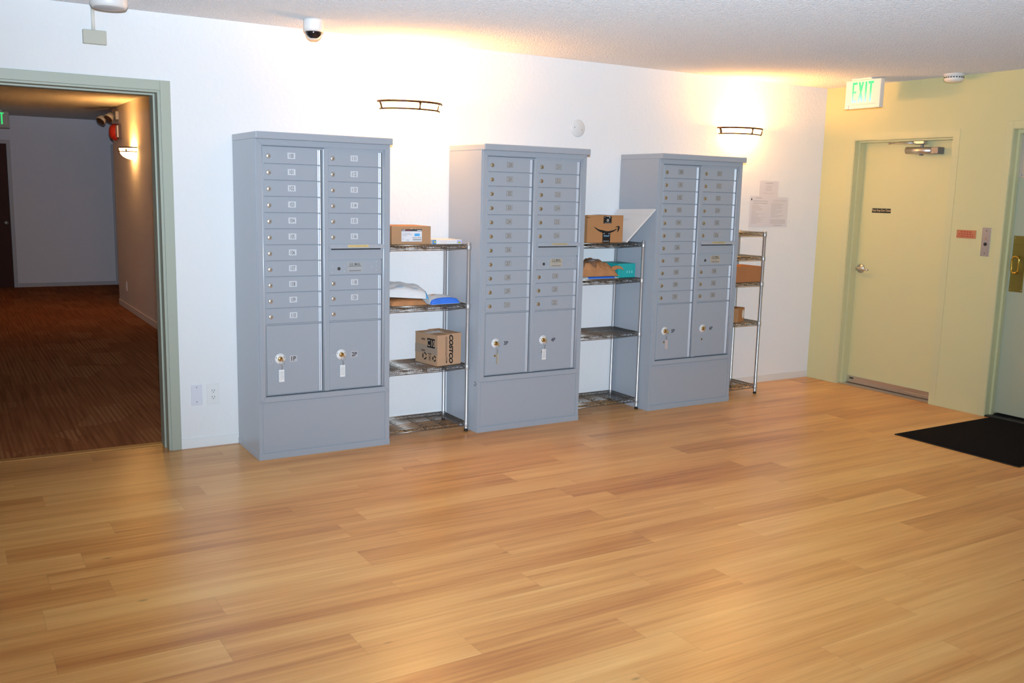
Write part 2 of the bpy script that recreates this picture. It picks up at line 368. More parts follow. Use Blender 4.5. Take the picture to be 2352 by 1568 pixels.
# baseboards
struct('baseboard_back', MB().box((-0.573, -0.006, 0), (XR, 0, 0.058), bev=0.001), M_base)
t = MB().box((XR-0.004, -0.285, 0), (XR, -0.006, 0.055), bev=0.001).box((XR-0.004, -1.616, 0), (XR, D1B, 0.045), bev=0.001)
struct('baseboard_right', t, M_sage_wall)

# ------------------------------------------------------------------ door with closer (right wall)
LX = XR+0.12
t = MB()
t.box((XR-0.003, D1A, 0), (XR, D1A+0.05, D1Z+0.05)).box((XR-0.003, D1B-0.052, 0), (XR, D1B, D1Z+0.05)).box((XR-0.003, D1B, D1Z), (XR-0.0002, D1A, D1Z+0.05))
t.box((XR, D1A-0.006, 0), (XR+0.16, D1A, D1Z)).box((XR, D1B, 0), (XR+0.16, D1B+0.006, D1Z)).box((XR+0.0002, D1B+0.006, D1Z-0.006), (XR+0.1598, D1A-0.006, D1Z))
t.box((XR+0.05, D1A-0.020, 0), (XR+0.118, D1A-0.006, D1Z-0.006)).box((XR+0.0502, D1B+0.016, D1Z-0.020), (XR+0.1178, D1A-0.020, D1Z-0.006)).box((XR+0.05, D1B+0.006, 0), (XR+0.118, D1B+0.016, D1Z-0.006))
struct('trim_5', t, mat('sage_frame', (0.60, 0.595, 0.35), 0.45, spec=0.4))
d1 = struct('door_1', MB().box((LX, D1B+0.008, 0.018), (LX+0.04, D1A-0.008, D1Z-0.012)), mat('sage_door_paint', (0.62, 0.60, 0.34), 0.5, spec=0.4, bump=(300, 0.03, 0.001, 2)))
h = MB().lathe([(0.038, 0), (0.038, 0.006), (0.034, 0.011), (0.014, 0.013), (0.013, 0.05), (0, 0.052)], west(LX, -0.388, 0.985))
h.tube([(LX-0.046, -0.388, 0.985), (LX-0.05, -0.41, 0.984), (LX-0.05, -0.46, 0.982), (LX-0.047, -0.495, 0.981)], 0.009, flat=(0.011, 0.008), seg=10)
h.build('lever_handle', M_nickel, d1)
c = MB().cyl((LX-0.055, -0.772, 1.945), (LX-0.055, -1.000, 1.939), 0.027, seg=28).build('door_closer', M_alu, d1)
c2 = MB().box((LX-0.078, -1.062, 1.913), (LX, -0.998, 1.965), bev=0.004).box((LX-0.03, -1.05, 1.92), (LX, -0.80, 1.96), bev=0.003)
c2.cyl((LX-0.055, -0.905, 1.905), (LX-0.055, -0.905, 1.93), 0.016).cyl((LX-0.055, -0.905, 1.96), (LX-0.055, -0.905, 1.995), 0.012)
c2.build('closer_bracket', mat('closer_steel', (0.20, 0.21, 0.24), 0.4, metal=0.6), d1)
a = MB().box((LX-0.07, -0.93, 1.990), (LX-0.02, -0.835, 2.018), bev=0.006).tube([(LX-0.06, -0.86, 1.998), (LX-0.10, -0.64, 2.004)], 0.006, flat=(0.010, 0.006), seg=8).tube([(LX-0.10, -0.64, 2.004), (LX-0.045, -0.86, 2.008)], 0.006, flat=(0.009, 0.004), seg=8).cyl((LX-0.10, -0.64, 1.996), (LX-0.10, -0.64, 2.012), 0.009)
a.build('closer_arm', M_alu, d1)
sg = MB().box((LX-0.002, -0.632, 1.452), (LX, -0.452, 1.488))
sg.text('Please Keep Door Closed', west(LX-0.0026, -0.542, 1.470), 0.026, 1, xs=0.62, bold=0.012)
sg.build('door_sign', [M_black, mat('sign_gold', (0.62, 0.48, 0.28), 0.5)], d1)
sw = MB().box((LX-0.006, D1B+0.010, 0.012), (LX, D1A-0.010, 0.066), bev=0.001).box((LX-0.014, D1B+0.010, 0.010), (LX-0.006, D1A-0.010, 0.034), bev=0.003)
sw.build('door_sweep', M_alu, d1)
MB().box((LX-0.0075, -0.405, 0.040), (LX-0.006, -0.365, 0.054)).build('sweep_sticker', M_ink, d1)
struct('trim_6', MB().box((XR+0.02, D1B, 0.0), (XR+0.16, D1A, 0.006), bev=0.002), M_alu)

# ------------------------------------------------------------------ second door at the right edge
t = MB()
t.box((XR-0.006, D2A, 0), (XR, D2A+0.052, D2Z+0.052), bev=0.002).box((XR-0.006, D2B-0.052, 0), (XR, D2B, D2Z+0.052), bev=0.002).box((XR-0.006, D2B, D2Z), (XR, D2A, D2Z+0.052), bev=0.002)
t.box((XR, D2A-0.004, 0), (XR+0.16, D2A, D2Z)).box((XR, D2B, 0), (XR+0.16, D2B+0.004, D2Z)).box((XR+0.0002, D2B+0.004, D2Z-0.004), (XR+0.1598, D2A-0.004, D2Z))
t.box((XR+0.052, D2A-0.020, 0), (XR+0.085, D2A-0.004, D2Z-0.004)).box((XR+0.0522, D2B+0.004, D2Z-0.03), (XR+0.0848, D2A-0.020, D2Z-0.004))
struct('trim_7', t, bpy.data.materials['sage_frame'])
LX2 = XR+0.09
d2 = struct('door_2', MB().box((LX2, D2B+0.01, 0.03), (LX2+0.045, D2A-0.010, D2Z-0.008)), mat('grey_sage_door', (0.42, 0.46, 0.34), 0.5, spec=0.4))
p = MB().box((LX2-0.004, -2.02, 1.735), (LX2, -1.682, 2.030), bev=0.001)
for y, z in ((-1.725, 1.92), (-1.725, 1.872), (-1.712, 1.755)): p.lathe([(0.007, 0), (0.006, 0.003), (0, 0.005)], west(LX2-0.004, y, z), 1, 12)
p.build('metal_plate', [M_steelplate, M_chrome], d2)
p = MB().box((LX2-0.004, -1.800, 0.925), (LX2, -1.700, 1.325), bev=0.001).box((LX2-0.006, -1.80, 1.262), (LX2-0.004, -1.70, 1.270), bev=0.0008)
for y in (-1.71, -1.79):
    for z in (0.94, 1.31): p.lathe([(0.005, 0), (0.004, 0.002), (0, 0.003)], west(LX2-0.004, y, z), 1, 10)
pp = p.build('pull_plate', [M_dullbrass, M_brass], d2)
L = [(LX2-0.045, -1.752+0.026*math.cos(t_), (1.150 if math.sin(t_) >= 0 else 1.092)+0.030*math.sin(t_)) for t_ in [2*PI*k/32 for k in range(32)]]
g = MB().tube(L, 0.007, seg=10, closed=True).cyl((LX2-0.004, -1.752, 1.178), (LX2-0.045, -1.752, 1.178), 0.007).cyl((LX2-0.004, -1.752, 1.064), (LX2-0.045, -1.752, 1.064), 0.007)
g.build('pull_handle', M_polbrass, pp)
struct('trim_8', MB().box((XR, D2B, 0.0), (XR+0.16, D2A, 0.012), bev=0.002), M_black)

# ------------------------------------------------------------------ mailbox cabinets
W_, DP, HC, YF = 0.8015, 0.431, 1.8402, -0.4393
ROW, TOP = 0.0889, 1.7587
def door_mesh(w_, h_, name):
    # a folded sheet-metal door: flat front and a rolled double bead along the hinge edge
    pr = [(0, 0.012), (0, 0.001), (0.001, 0)]
    pr += [(w_-0.030, 0), (w_-0.028, 0.0025)]
    for k in range(7):
        a = PI - PI*k/6; pr.append((w_-0.0235+0.0045*math.cos(a), 0.0025-0.0052*math.sin(a)))
    pr.append((w_-0.017, 0.003))
    for k in range(7):
        a = PI - PI*k/6; pr.append((w_-0.012+0.0045*math.cos(a), 0.0025-0.0052*math.sin(a)))
    pr += [(w_-0.006, 0.004), (w_-0.006, 0.012)]
    m = MB().prism(pr, Matrix.Identity(4), h_)
    for f in m.bm.faces:
        if len(f.verts) == 4 and f.calc_center_median().x > w_-0.0285 and f.calc_center_median().x < w_-0.0065: f.material_index = 1
    return m.mesh(name, [M_mail, M_mailglint])
H_D = ROW-0.0072
me_door = door_mesh(0.332, H_D, 'compartment_door')
me_parcel = door_mesh(0.332, 0.396, 'parcel_door')
me_lock = MB().lathe([(0.0128, 0), (0.0128, 0.003), (0.0118, 0.0052), (0.0100, 0.0060), (0, 0.0064)], front(0, 0, 0), 0, 20).box((0.0004, -0.0068, -0.0040), (0.0026, -0.0050, 0.0040), 1).mesh('lock', [M_nickel, M_dkgap])
me_rivet = MB().lathe([(0.0028, 0), (0.002, 0.0012), (0, 0.0016)], front(0, 0, 0), 0, 8).mesh('rivet', [M_mailglint])
me_lock2 = me_lock.copy(); me_lock2.materials[0] = mat('brassy_lock', (0.50, 0.41, 0.28), 0.35, metal=0.75)
def mailbox(X, cols, label, plates, parcels, hood_lab, mail_mats, ink, blank=False, rivets=True):
    t = thing('mailbox_cabinet', label, 'mailbox', (X, YF, 0), group='free-standing mailbox cabinets')
    w_, d_ = W_, DP
    b = MB().box((0, 0.016, 0.034), (w_, d_, 1.8025)).box((0, 0, 0.034), (0.0205, 0.016, 1.8025)).box((w_-0.0265, 0, 0.034), (w_, 0.016, 1.8025))
    b.box((0.0205, 0.006, 0.034), (0.05, 0.016, 1.8025)).box((w_-0.05, 0.006, 0.034), (w_-0.0265, 0.016, 1.8025))
    b.box((0.05, 0.006, 0.034), (w_-0.05, 0.016, 0.372)).box((0.05, 0.006, 1.758), (w_-0.05, 0.016, 1.8025)).box((0.05, 0.0045, 0.775), (0.3785, 0.016, 1.758)).box((0.4195, 0.0045, 0.775), (0.7475, 0.016, 1.758))
    b.box((0.0205, 0, 0.334), (w_-0.0265, 0.006, 0.342))
    b.build('housing', M_mail, t)
    MB().box((-0.002, -0.042, 1.8023), (w_+0.001, d_, HC), bev=0.005).build('cap', M_mail, t)
    MB().box((0.023, 0.0015, 0.040), (w_-0.029, 0.008, 0.332), bev=0.001).build('base_panel', M_mail, t)
    MB().box((-0.003, -0.004, 0.0), (w_+0.002, d_, 0.035), bev=0.0015).build('plinth', M_mail, t)
    # mitred frame
    x0, x1, z0, z1, fw = 0.009, w_-0.006, 0.336, 1.8015, 0.0285
    f = MB(); q = 0.0007
    for pl in ([(x0, z0+q), (x0+fw, z0+fw+q), (x0+fw, z1-fw-q), (x0, z1-q)], [(x1, z0+q), (x1, z1-q), (x1-fw, z1-fw-q), (x1-fw, z0+fw+q)],
               [(x0+q, z1), (x0+fw+q, z1-fw), (x1-fw-q, z1-fw), (x1-q, z1)], [(x0+q, z0), (x1-q, z0), (x1-fw-q, z0+fw), (x0+fw+q, z0+fw)]):
        f.prism(pl, front(0, 0.006, 0), 0.015)
    for x in (x0+fw+0.004, x1-fw-0.004): f.cyl((x, 0.002, z0+fw+0.002), (x, 0.002, z1-fw-0.002), 0.0042, 1, 12)
    f.build('face_frame', [M_mail, M_mailglint], t)
    st = MB().box((0.3885, -0.007, 0.372), (0.4195, 0.006, 1.765), bev=0.004)
    st.cyl((0.3905, -0.003, 0.374), (0.3905, -0.003, 1.763), 0.003, 1, 10)
    st.build('center_stile', [M_mail, M_mailglint], t)
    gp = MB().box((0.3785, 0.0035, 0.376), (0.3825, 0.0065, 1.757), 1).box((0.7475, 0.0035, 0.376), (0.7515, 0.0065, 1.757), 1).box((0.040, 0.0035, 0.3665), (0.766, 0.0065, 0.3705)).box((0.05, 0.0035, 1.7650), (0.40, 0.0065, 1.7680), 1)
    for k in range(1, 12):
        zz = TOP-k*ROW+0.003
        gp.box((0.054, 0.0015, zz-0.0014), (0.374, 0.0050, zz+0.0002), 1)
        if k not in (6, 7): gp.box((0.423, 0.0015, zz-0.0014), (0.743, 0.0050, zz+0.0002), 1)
    gp.build('hinge_gap_shade', [M_dkgap, M_rowshade], t)  # added dark strips paint the shade lines around the doors
    def comp(xc, k, num, lk=True):
        d = link('compartment_door', me_door, t, (xc, 0.0, TOP-(k+1)*ROW+0.003))
        link('lock', me_lock if plates == 'white' else me_lock2, d, (0.026, 0.0005, H_D/2-0.0015))
        if num:
            p = MB()
            if plates == 'white':
                p.box((0.134, -0.0012, H_D/2-0.013), (0.178, 0.0005, H_D/2+0.020), 0)
            else:
                p.box((0.134, -0.0008, H_D/2-0.013), (0.178, 0.0005, H_D/2+0.020), 2).box((0.1352, -0.0012, H_D/2-0.0118), (0.1768, 0, H_D/2+0.0188), 0)
            p.text(num, front(0.156, -0.0017, H_D/2+0.0035), 0.0225, 1, xs=0.62)
            p.build('number_plate', [M_wplate if plates == 'white' else M_gplate, ink, M_inkb], d)
    for k, n in enumerate(cols[0]): comp(0.052, k, n)
    for k, n in enumerate(cols[1]): comp(0.4215, k, n)
    for k, n in enumerate(cols[2]): comp(0.4215, 8+k, n)
    # outgoing mail slot, carrier panel
    zs = TOP-6*ROW
    MB().box((0.4215, 0.0, TOP-7*ROW+0.003), (0.757, 0.007, zs-0.020)).box((0.436, -0.0010, zs-0.0300), (0.742, 0.0005, zs-0.0205), 1).build('outgoing_slot_panel', [M_mail, M_dkgap], t)
    hd = MB().prism([(0.006, 0.0), (0.0, 0.0), (-0.022, -0.020), (-0.022, -0.023), (-0.002, -0.006), (0.006, -0.006)], face((0.4205, 0, zs+0.001), (0, 1, 0), (0, 0, 1)), 0.3405)
    h2 = hd.build('outgoing_mail_hood', M_mail, t)
    hl = MB(); hm = face((0.598, -0.0115, zs-0.0090), (1, 0, 0), (0, -0.022*-1, 0.020))
    hl.rect(-0.064, -0.0095, 0.064, 0.0095, face((0.598, -0.0118, zs-0.0088), (1, 0, 0), (0, 0.022, 0.020)), 0)
    hl.text('OUTGOING MAIL', face((0.598, -0.0123, zs-0.0085), (1, 0, 0), (0, 0.022, 0.020)), 0.0105, 1, xs=0.95)
    hl.build('outgoing_label', [hood_lab, mat('hood_ink', (0.40, 0.27, 0.08), 0.6)], h2)
    zc = TOP-8*ROW+0.003
    c = MB().box((0.4215, -0.0005, zc), (0.7475, 0.006, zc+H_D), bev=0.001)
    if rivets:
        for x, z in ((0.443, 0.051), (0.443, 0.016), (0.515, 0.052), (0.515, 0.018), (0.686, 0.040), (0.715, 0.022), (0.715, 0.048), (0.715, 0.072)):
            c.lathe([(0.0038, 0), (0.003, 0.0018), (0, 0.0024)], front(x, -0.0005, zc+z), 1, 10)
    cp = c.build('carrier_panel', [M_mail, M_mailglint], t)
    MB().lathe([(0.0095, 0), (0.0095, 0.003), (0.006, 0.004), (0, 0.003)], front(0.481, -0.0005, zc+0.036), 0, 18).build('carrier_lock', mat('dark_lock', (0.10, 0.10, 0.10), 0.35, metal=0.6), cp)
    ml = MB().box((0.533, -0.0014, zc+0.017), (0.628, -0.0004, zc+0.070), 0)
    ml.text('U.S. MAIL', front(0.5805, -0.002, zc+0.0605), 0.0130, 1, xs=0.92, bold=0.012)
    for i, (wd, z) in enumerate(((0.078, 0.049), (0.034, 0.043), (0.066, 0.037), (0.080, 0.030), (0.072, 0.023))):
        ml.rect(0.5805-wd/2, -0.0013, 0.5805+wd/2-(0.02 if i == 2 else 0), 0.0013, front(0, -0.002, zc+z), 1 if i in (0, 4) else 2)
    for x in (0.5365, 0.6245): ml.lathe([(0.0025, 0), (0.002, 0.001), (0, 0.0015)], front(x, -0.0014, zc+0.046), 0, 8)
    ml.build('mail_label_plate', [mail_mats, M_ink, M_inkg], cp)
    # parcel lockers
    for i, (xc, lab) in enumerate(((0.052, parcels[0]), (0.4215, parcels[1]))):
        d = link('parcel_door', me_parcel, t, (xc, 0.0, 0.3775))
        dx = 0.0755 if i == 0 else 0.0725
        k = MB().lathe([(0.0305, 0), (0.0305, 0.001), (0, 0.001)], front(dx, 0.0, 0.204), 0, 36)
        k.text('OPEN', front(dx, -0.0016, 0.226), 0.0065, 2, xs=1.0)
        for sg_ in (-1, 1):
            k.poly([(-0.002, -0.006), (0.002, -0.006), (0.002, 0.004), (0, 0.007), (-0.002, 0.004)], face((dx+sg_*0.022, -0.0016, 0.2125), (math.cos(sg_*0.45), 0, -math.sin(sg_*0.45)), (sg_*-math.sin(0.45)*1, 0, math.cos(0.45))), 1)
        k.build('lock_disc', [M_white, M_ink, M_inkg], d)
        MB().lathe([(0.0145, 0), (0.014, 0.007), (0.010, 0.009), (0, 0.009)], front(dx, -0.001, 0.204), 0, 20).build('lock_cylinder', M_brass, d)
        lb = MB()
        if plates == 'white': lb.box((0.1325, -0.0008, 0.183), (0.1745, 0.0005, 0.219), 0)
        lb.text(lab, front(0.1535, -0.0012, 0.201), 0.0255, 1, xs=0.95, bold=0.028)
        lb.build('locker_label', [mat('pale_grey_label', (0.46, 0.45, 0.47), 0.5), M_ink], d)
        for x, z in ((dx-0.024, 0.162), (dx+0.012, 0.164), (dx-0.021, 0.090)): link('rivet', me_rivet, d, (x, 0, z))
        if plates == 'white': MB().tube([(0.020+0.012*math.cos(a), -0.0002, 0.191+0.012*math.sin(a)) for a in [2*PI*j/20 for j in range(20)]], 0.0007, seg=4, closed=True).build('plug_ring', M_mailglint, d)
        if plates != 'white':
            MB().lathe([(0.0075, 0), (0.0075, 0.003), (0.005, 0.004), (0, 0.002)], front(dx-0.006, 0, 0.123), 0, 14).box((dx-0.0072, -0.0045, 0.119), (dx-0.0048, -0.0018, 0.127), 1).build('keyhole', [M_brass, M_dkgap], d)
    return t
def parcel_key(X, col, lab, edge=False, pink=False):
    x = X+(0.1275 if col == 0 else 0.494); z = 0.3775+0.204
    t = thing('parcel_key', lab, 'key', (x, YF, z), group='keys in the parcel locker locks')
    k = MB().box((-0.0035, -0.024, -0.0015), (0.0035, -0.010, 0.0015)).lathe([(0.009, -0.0012), (0.009, 0.0012), (0, 0.0012)], face((0.004, -0.030, -0.004), (0, 1, 0), (0, 0, 1)), 0, 18)
    k.build('key', M_brass, t)
    rg = MB().tube([(0.003+0.014*math.cos(a), -0.026-0.004*math.sin(a), -0.020+0.014*math.sin(a)) for a in [2*PI*j/24 for j in range(24)]], 0.0011, seg=6, closed=True)
    for j in range(5): rg.tube([(0.004+0.0035*math.cos(a), -0.018, -0.038-j*0.005+0.0035*math.sin(a)) for a in [2*PI*i/10 for i in range(10)]], 0.0009, seg=4, closed=True)
    rg.build('key_ring', M_chrome, t)
    th = 0.003
    g = MB()
    if edge: g.box((0.001, -0.030, -0.132), (0.0075, -0.006, -0.062), 0, bev=0.001)
    else:
        g.box((-0.012, -0.012, -0.132), (0.019, -0.009, -0.061), 0, bev=0.001)
        for i in range(4):
            xx = -0.006+i*0.006; z0 = -0.125+random.random()*0.01
            while z0 < -0.072:
                dz = 0.004+random.random()*0.01; g.rect(-0.0012, 0, 0.0012, dz, front(xx, -0.0124, z0), 1); z0 += dz+0.003
    g.build('key_tag', [mat('pink_tag', (0.62, 0.50, 0.47), 0.5) if pink else (M_goldplate if edge else M_white), M_inkg], t)
X1, X2, X3 = -0.2362, 1.1819, 2.6015
def nums(a, b): return [str(n) for n in range(a, b+1)]
mailbox(X1, (nums(100, 110), nums(111, 116), ['118', '120', None]), 'grey steel mailbox cabinet with white number plates 100 to 120, nearest the hallway opening', 'white', ('1P', '2P'), M_yellow, M_gplate, M_ink)
mailbox(X2, (nums(200, 210), nums(211, 216), ['218', '220', '222']), 'grey steel mailbox cabinet numbered 200 to 222, middle one between the two wide wire shelves', 'grey', ('3P', '4P'), mat('dull_yellow_label', (0.50, 0.44, 0.30), 0.5), M_goldplate, M_inkb)
mailbox(X3, (nums(300, 310), nums(311, 316), ['318', '320', '322']), 'grey steel mailbox cabinet numbered 300 to 322, below the wall light nearest the green wall', 'grey', ('5P', '6P'), mat('gold_hood_label', (0.55, 0.47, 0.25), 0.5), M_goldplate, M_inkb, rivets=False)
parcel_key(X1, 0, 'brass key with white tag hanging from parcel locker 1P')
parcel_key(X1, 1, 'brass key with white tag hanging from parcel locker 2P')
parcel_key(X2, 0, 'brass key with its tag turned edge-on hanging from parcel locker 3P', edge=True)
parcel_key(X2, 1, 'brass key with white tag hanging from parcel locker 4P')
parcel_key(X3, 0, 'brass key with thin pinkish tag hanging from parcel locker 5P', edge=True, pink=True)
# punched knock-out ring low on the side of the middle cabinet belongs to its housing
for o in bpy.data.objects:
    if o.name == 'housing.001':
        k = MB().tube([(-0.0008, 0.035+0.013*math.cos(a), 0.318+0.013*math.sin(a)) for a in [0.6+1.7*PI*j/20 for j in range(21)]], 0.0012, seg=5)
        k.build('knockout_ring', M_dkgap, o)

# ------------------------------------------------------------------ wire shelf racks
def wire_shelf_mesh(lx, ly):
    m = MB(); r = 0.0031; h = 0.022; e = 0.010
    x0, x1, y0, y1 = 0.0, lx, 0.0, ly
    for z in (0.0, -h):
        m.tube([(x0, y0, z), (x1, y0, z)], r, seg=6).tube([(x0, y1, z), (x1, y1, z)], r, seg=6)
        m.tube([(x0, y0, z), (x0, y1, z)], r, seg=6).tube([(x1, y0, z), (x1, y1, z)], r, seg=6)
    def zig(p, q, n):
        p, q = Vector(p), Vector(q); pts = []
        for k in range(2*n+1):
            a = p.lerp(q, k/(2*n)); a.z = 0.0 if k % 2 else -h; pts.append(a)
        m.tube(pts, 0.0020, seg=5)
    nx = max(3, round(lx/0.062)); ny = max(3, round(ly/0.055))
    for y in (y0, y1): zig((x0+e, y, 0), (x1-e, y, 0), nx)
    for x in (x0, x1): zig((x, y0+e, 0), (x, y1-e, 0), ny)
    k = 13
    for i in range(1, k): m.tube([(x0, y0+(y1-y0)*i/k, 0.0012), (x1, y0+(y1-y0)*i/k, 0.0012)], 0.0019, seg=5)
    n = max(2, round(lx/0.145))
    for i in range(1, n):
        x = x0+(x1-x0)*i/n; zig((x, y0, 0), (x, y1, 0), ny); m.tube([(x, y0, -h), (x, y1, -h)], 0.0024, seg=5)
    return m.mesh('wire_shelf', [M_wire])
def rack(x0, x1, yf, yb, levels, top, label, low):
    t = thing('wire_shelf_rack', label, 'shelf', (x0, yf, 0), group='chrome wire shelf racks')
    lx, ly = x1-x0, yb-yf
    prof = [(0.0135, 0.018), (0.0125, 0.020)]; z = 0.05
    prof += [(0.0125, top-0.006), (0.0135, top-0.004), (0.013, top), (0, top+0.001)]
    me = MB().lathe(prof, seg=14).mesh('post', [M_chrome])
    mf = MB().lathe([(0.013, 0), (0.014, 0.006), (0.011, 0.012), (0.008, 0.014), (0.008, 0.02), (0, 0.02)], seg=14).mesh('leveling_foot', [M_black])
    mcol = MB().lathe([(0.0165, -0.030), (0.0172, -0.027), (0.0150, 0.002), (0.0135, 0.004), (0.0128, 0.004)], seg=14).mesh('collar', [M_chrome])
    mring = None
    sh = wire_shelf_mesh(lx, ly)
    for px in (0, lx):
        for py in (0, ly):
            p = link('post', me, t, (px, py, 0)); link('leveling_foot', mf, p)
    for z in levels:
        s_ = link('wire_shelf', sh, t, (0, 0, z-0.0035))
        for px in (0, lx):
            for py in (0, ly): link('collar', mcol, s_, (px, py, 0))
    return t
rack(0.587, 1.146, -0.358, -0.034, (1.2155, 0.837, 0.445, 0.064), 1.226, 'four-tier chrome wire shelf rack between the first and second mailbox cabinets', 0)
rack(2.008, 2.577, -0.340, -0.024, (1.2155, 0.962, 0.572, 0.082), 1.227, 'four-tier chrome wire shelf rack between the second and third mailbox cabinets', 0)
rack(3.432, 3.800, -0.326, -0.050, (1.288, 1.100, 0.898, 0.586, 0.074), 1.293, 'narrow five-tier chrome wire shelf rack right of the third mailbox cabinet', 0)

# ------------------------------------------------------------------ parcels
def pillow(sx, sy, h, seed, n=26, wr=0.25, seal=0.08, mi=lambda u, v: 0, base=0.15, pw=1.0):
    m = MB(); bm = m.bm; top, bot = {}, {}
    for i in range(n+1):
        for j in range(n+1):
            u, v = -1+2*i/n, -1+2*j/n
            e = max(0, 1-abs(u)**2.6)*max(0, 1-abs(v)**2.6); e = e**0.55
            nz = noise.noise(Vector((u*2.2+seed, v*2.2, seed*0.7)))*wr + noise.noise(Vector((u*6+seed, v*6, seed)))*wr*0.35
            wob = 1+0.05*noise.noise(Vector((u*1.5, v*1.5, seed+9)))
            z = h*e**pw*(1-base)*(1+nz)+h*base*min(1, e*3)
            top[i, j] = bm.verts.new((u*sx/2*wob, v*sy/2*wob, max(z, 0.0012)+0.0008))
            bot[i, j] = bm.verts.new((u*sx/2*wob, v*sy/2*wob, 0.0004))
    for i in range(n):
        for j in range(n):
            f = bm.faces.new((top[i, j], top[i+1, j], top[i+1, j+1], top[i, j+1])); f.smooth = True; f.material_index = mi(-1+2*(i+.5)/n, -1+2*(j+.5)/n)
            f = bm.faces.new((bot[i, j], bot[i, j+1], bot[i+1, j+1], bot[i+1, j])); f.smooth = True; f.material_index = mi(-1+2*(i+.5)/n, -1+2*(j+.5)/n)
    for k in range(n):
        for a, b in (((k, 0), (k+1, 0)), ((k+1, n), (k, n)), ((0, k+1), (0, k)), ((n, k), (n, k+1))):
            f = bm.faces.new((bot[a], bot[b], top[b], top[a])); f.smooth = False
    return m
# --- rack one, top shelf
z = 1.2165
t = thing('cardboard_box', 'brown cardboard box with a white address label, top shelf beside the first cabinet', 'box', (0.758, -0.205, z))
b = MB().box((-0.132, -0.125, 0), (0.132, 0.125, 0.111), 0, bev=0.0015)
b.rect(-0.004, 0.002, 0.004, 0.012, front(0.0, -0.1256, 0.085), 1).rect(-0.003, 0, 0.003, 0.006, front(0.028, -0.1256, 0.089), 1)
b.build('carton', [M_card, mat('torn_white', (0.7, 0.64, 0.58), 0.7)], t)
lb = MB(); F = lambda x, zz: front(x, -0.1262, zz)
lb.box((-0.067, -0.1260, 0.017), (0.071, -0.1250, 0.093), 0)
lb.rect(-0.067, 0.080, 0.071, 0.093, F(0, 0), 1)
G = lambda x, zz: front(x, -0.1266, zz)
lb.text('LUX', G(-0.052, 0.0865), 0.0085, 0, xs=1.0, bold=0.03).text('COLOR', G(-0.022, 0.0865), 0.007, 3, xs=0.9)
lb.rect(0.038, 0.083, 0.068, 0.087, G(0, 0), 0)
lb.rect(0.020, 0.050, 0.056, 0.066, G(0, 0), 2)
for x0, x1, zz in ((-0.062, -0.008, 0.069), (-0.062, 0.004, 0.061), (-0.062, -0.03, 0.053), (-0.062, -0.05, 0.038), (-0.062, -0.052, 0.029), (-0.040, -0.014, 0.027), (-0.03, -0.018, 0.022)):
    lb.rect(x0, zz-0.0012, x1, zz+0.0012, G(0, 0), 4)
for k in range(14):
    if k != 7: lb.rect(0.008+k*0.0043, 0.037, 0.008+k*0.0043+(0.0015 if k % 3 else 0.003), 0.043, G(0, 0), 1)
    lb.rect(0.010+k*0.0041, 0.025, 0.010+k*0.0041+(0.0035 if k % 2 else 0.002), 0.031, G(0, 0), 1)
lb.build('address_label', [M_paper, M_ink, M_sky, M_red, M_inkg], t)
t = thing('game_box', 'flat white box with pastel printed edges lying beside the labelled carton', 'box', (1.001, -0.255, z))
b = MB().box((-0.104, -0.085, 0), (0.104, 0.085, 0.027), 0, bev=0.001)
b.rect(-0.104, 0, -0.078, 0.027, front(0, -0.0856, 0), 1).rect(-0.094, 0.008, -0.082, 0.020, front(0, -0.0861, 0), 2).rect(0.068, 0.003, 0.104, 0.023, front(0, -0.0856, 0), 3).rect(0.075, 0.005, 0.096, 0.015, front(0, -0.0861, 0), 2)
for x0, x1, zz in ((-0.05, 0.0, 0.018), (-0.05, -0.004, 0.009), (0.008, 0.06, 0.015)): b.rect(x0, zz-0.0015, x1, zz+0.0015, front(0, -0.0856, 0), 4)
b.build('carton', [M_white, mat('mid_blue_print', (0.08, 0.25, 0.55), 0.5), M_lime, M_lav, M_pinkish], t)
# --- rack one, second shelf
z = 0.8385
def mark(mb, pts, top, mi):
    pass
t = pillow(0.25, 0.25, 0.040, 3.0, wr=0.25, base=0.5).build('kraft_mailer', M_kraft); t.location = (0.738, -0.215, z); t.rotation_euler = (0, 0, 0.06)
tag(t, 'brown paper mailer lying under the plump white plastic mailer', 'package')
t = pillow(0.30, 0.25, 0.082, 11.0, wr=0.30, pw=1.1, base=0.3, mi=lambda u, v: 1 if u > 0.88 else (2 if (-0.35 < u < -0.05 and -0.75 < v < -0.5) or (-0.75 < u < -0.45 and -0.15 < v < 0.2) or (0.3 < u < 0.55 and -0.8 < v < -0.62) else 0))
t = t.build('plastic_mailer', [M_poly, M_sky, mat('pale_blue_print', (0.45, 0.58, 0.72), 0.5)]); t.location = (0.742, -0.205, z+0.047); t.rotation_euler = (0.0, 0.07, -0.12)
tag(t, 'plump white plastic mailer with light blue end slumped on a brown mailer', 'package')
t = pillow(0.215, 0.20, 0.050, 21.0, wr=0.15, base=0.35, mi=lambda u, v: 1 if (v < -0.80 or u > 0.92) else (2 if (-0.4 < u < -0.1 and 0 < v < 0.35) else 0))
t = t.build('plastic_mailer', [M_poly, M_blue, M_tan]); t.location = (0.985, -0.245, z); t.rotation_euler = (0, 0, 0.12)
tag(t, 'small white plastic mailer with bright blue edge at the front of the shelf', 'package')
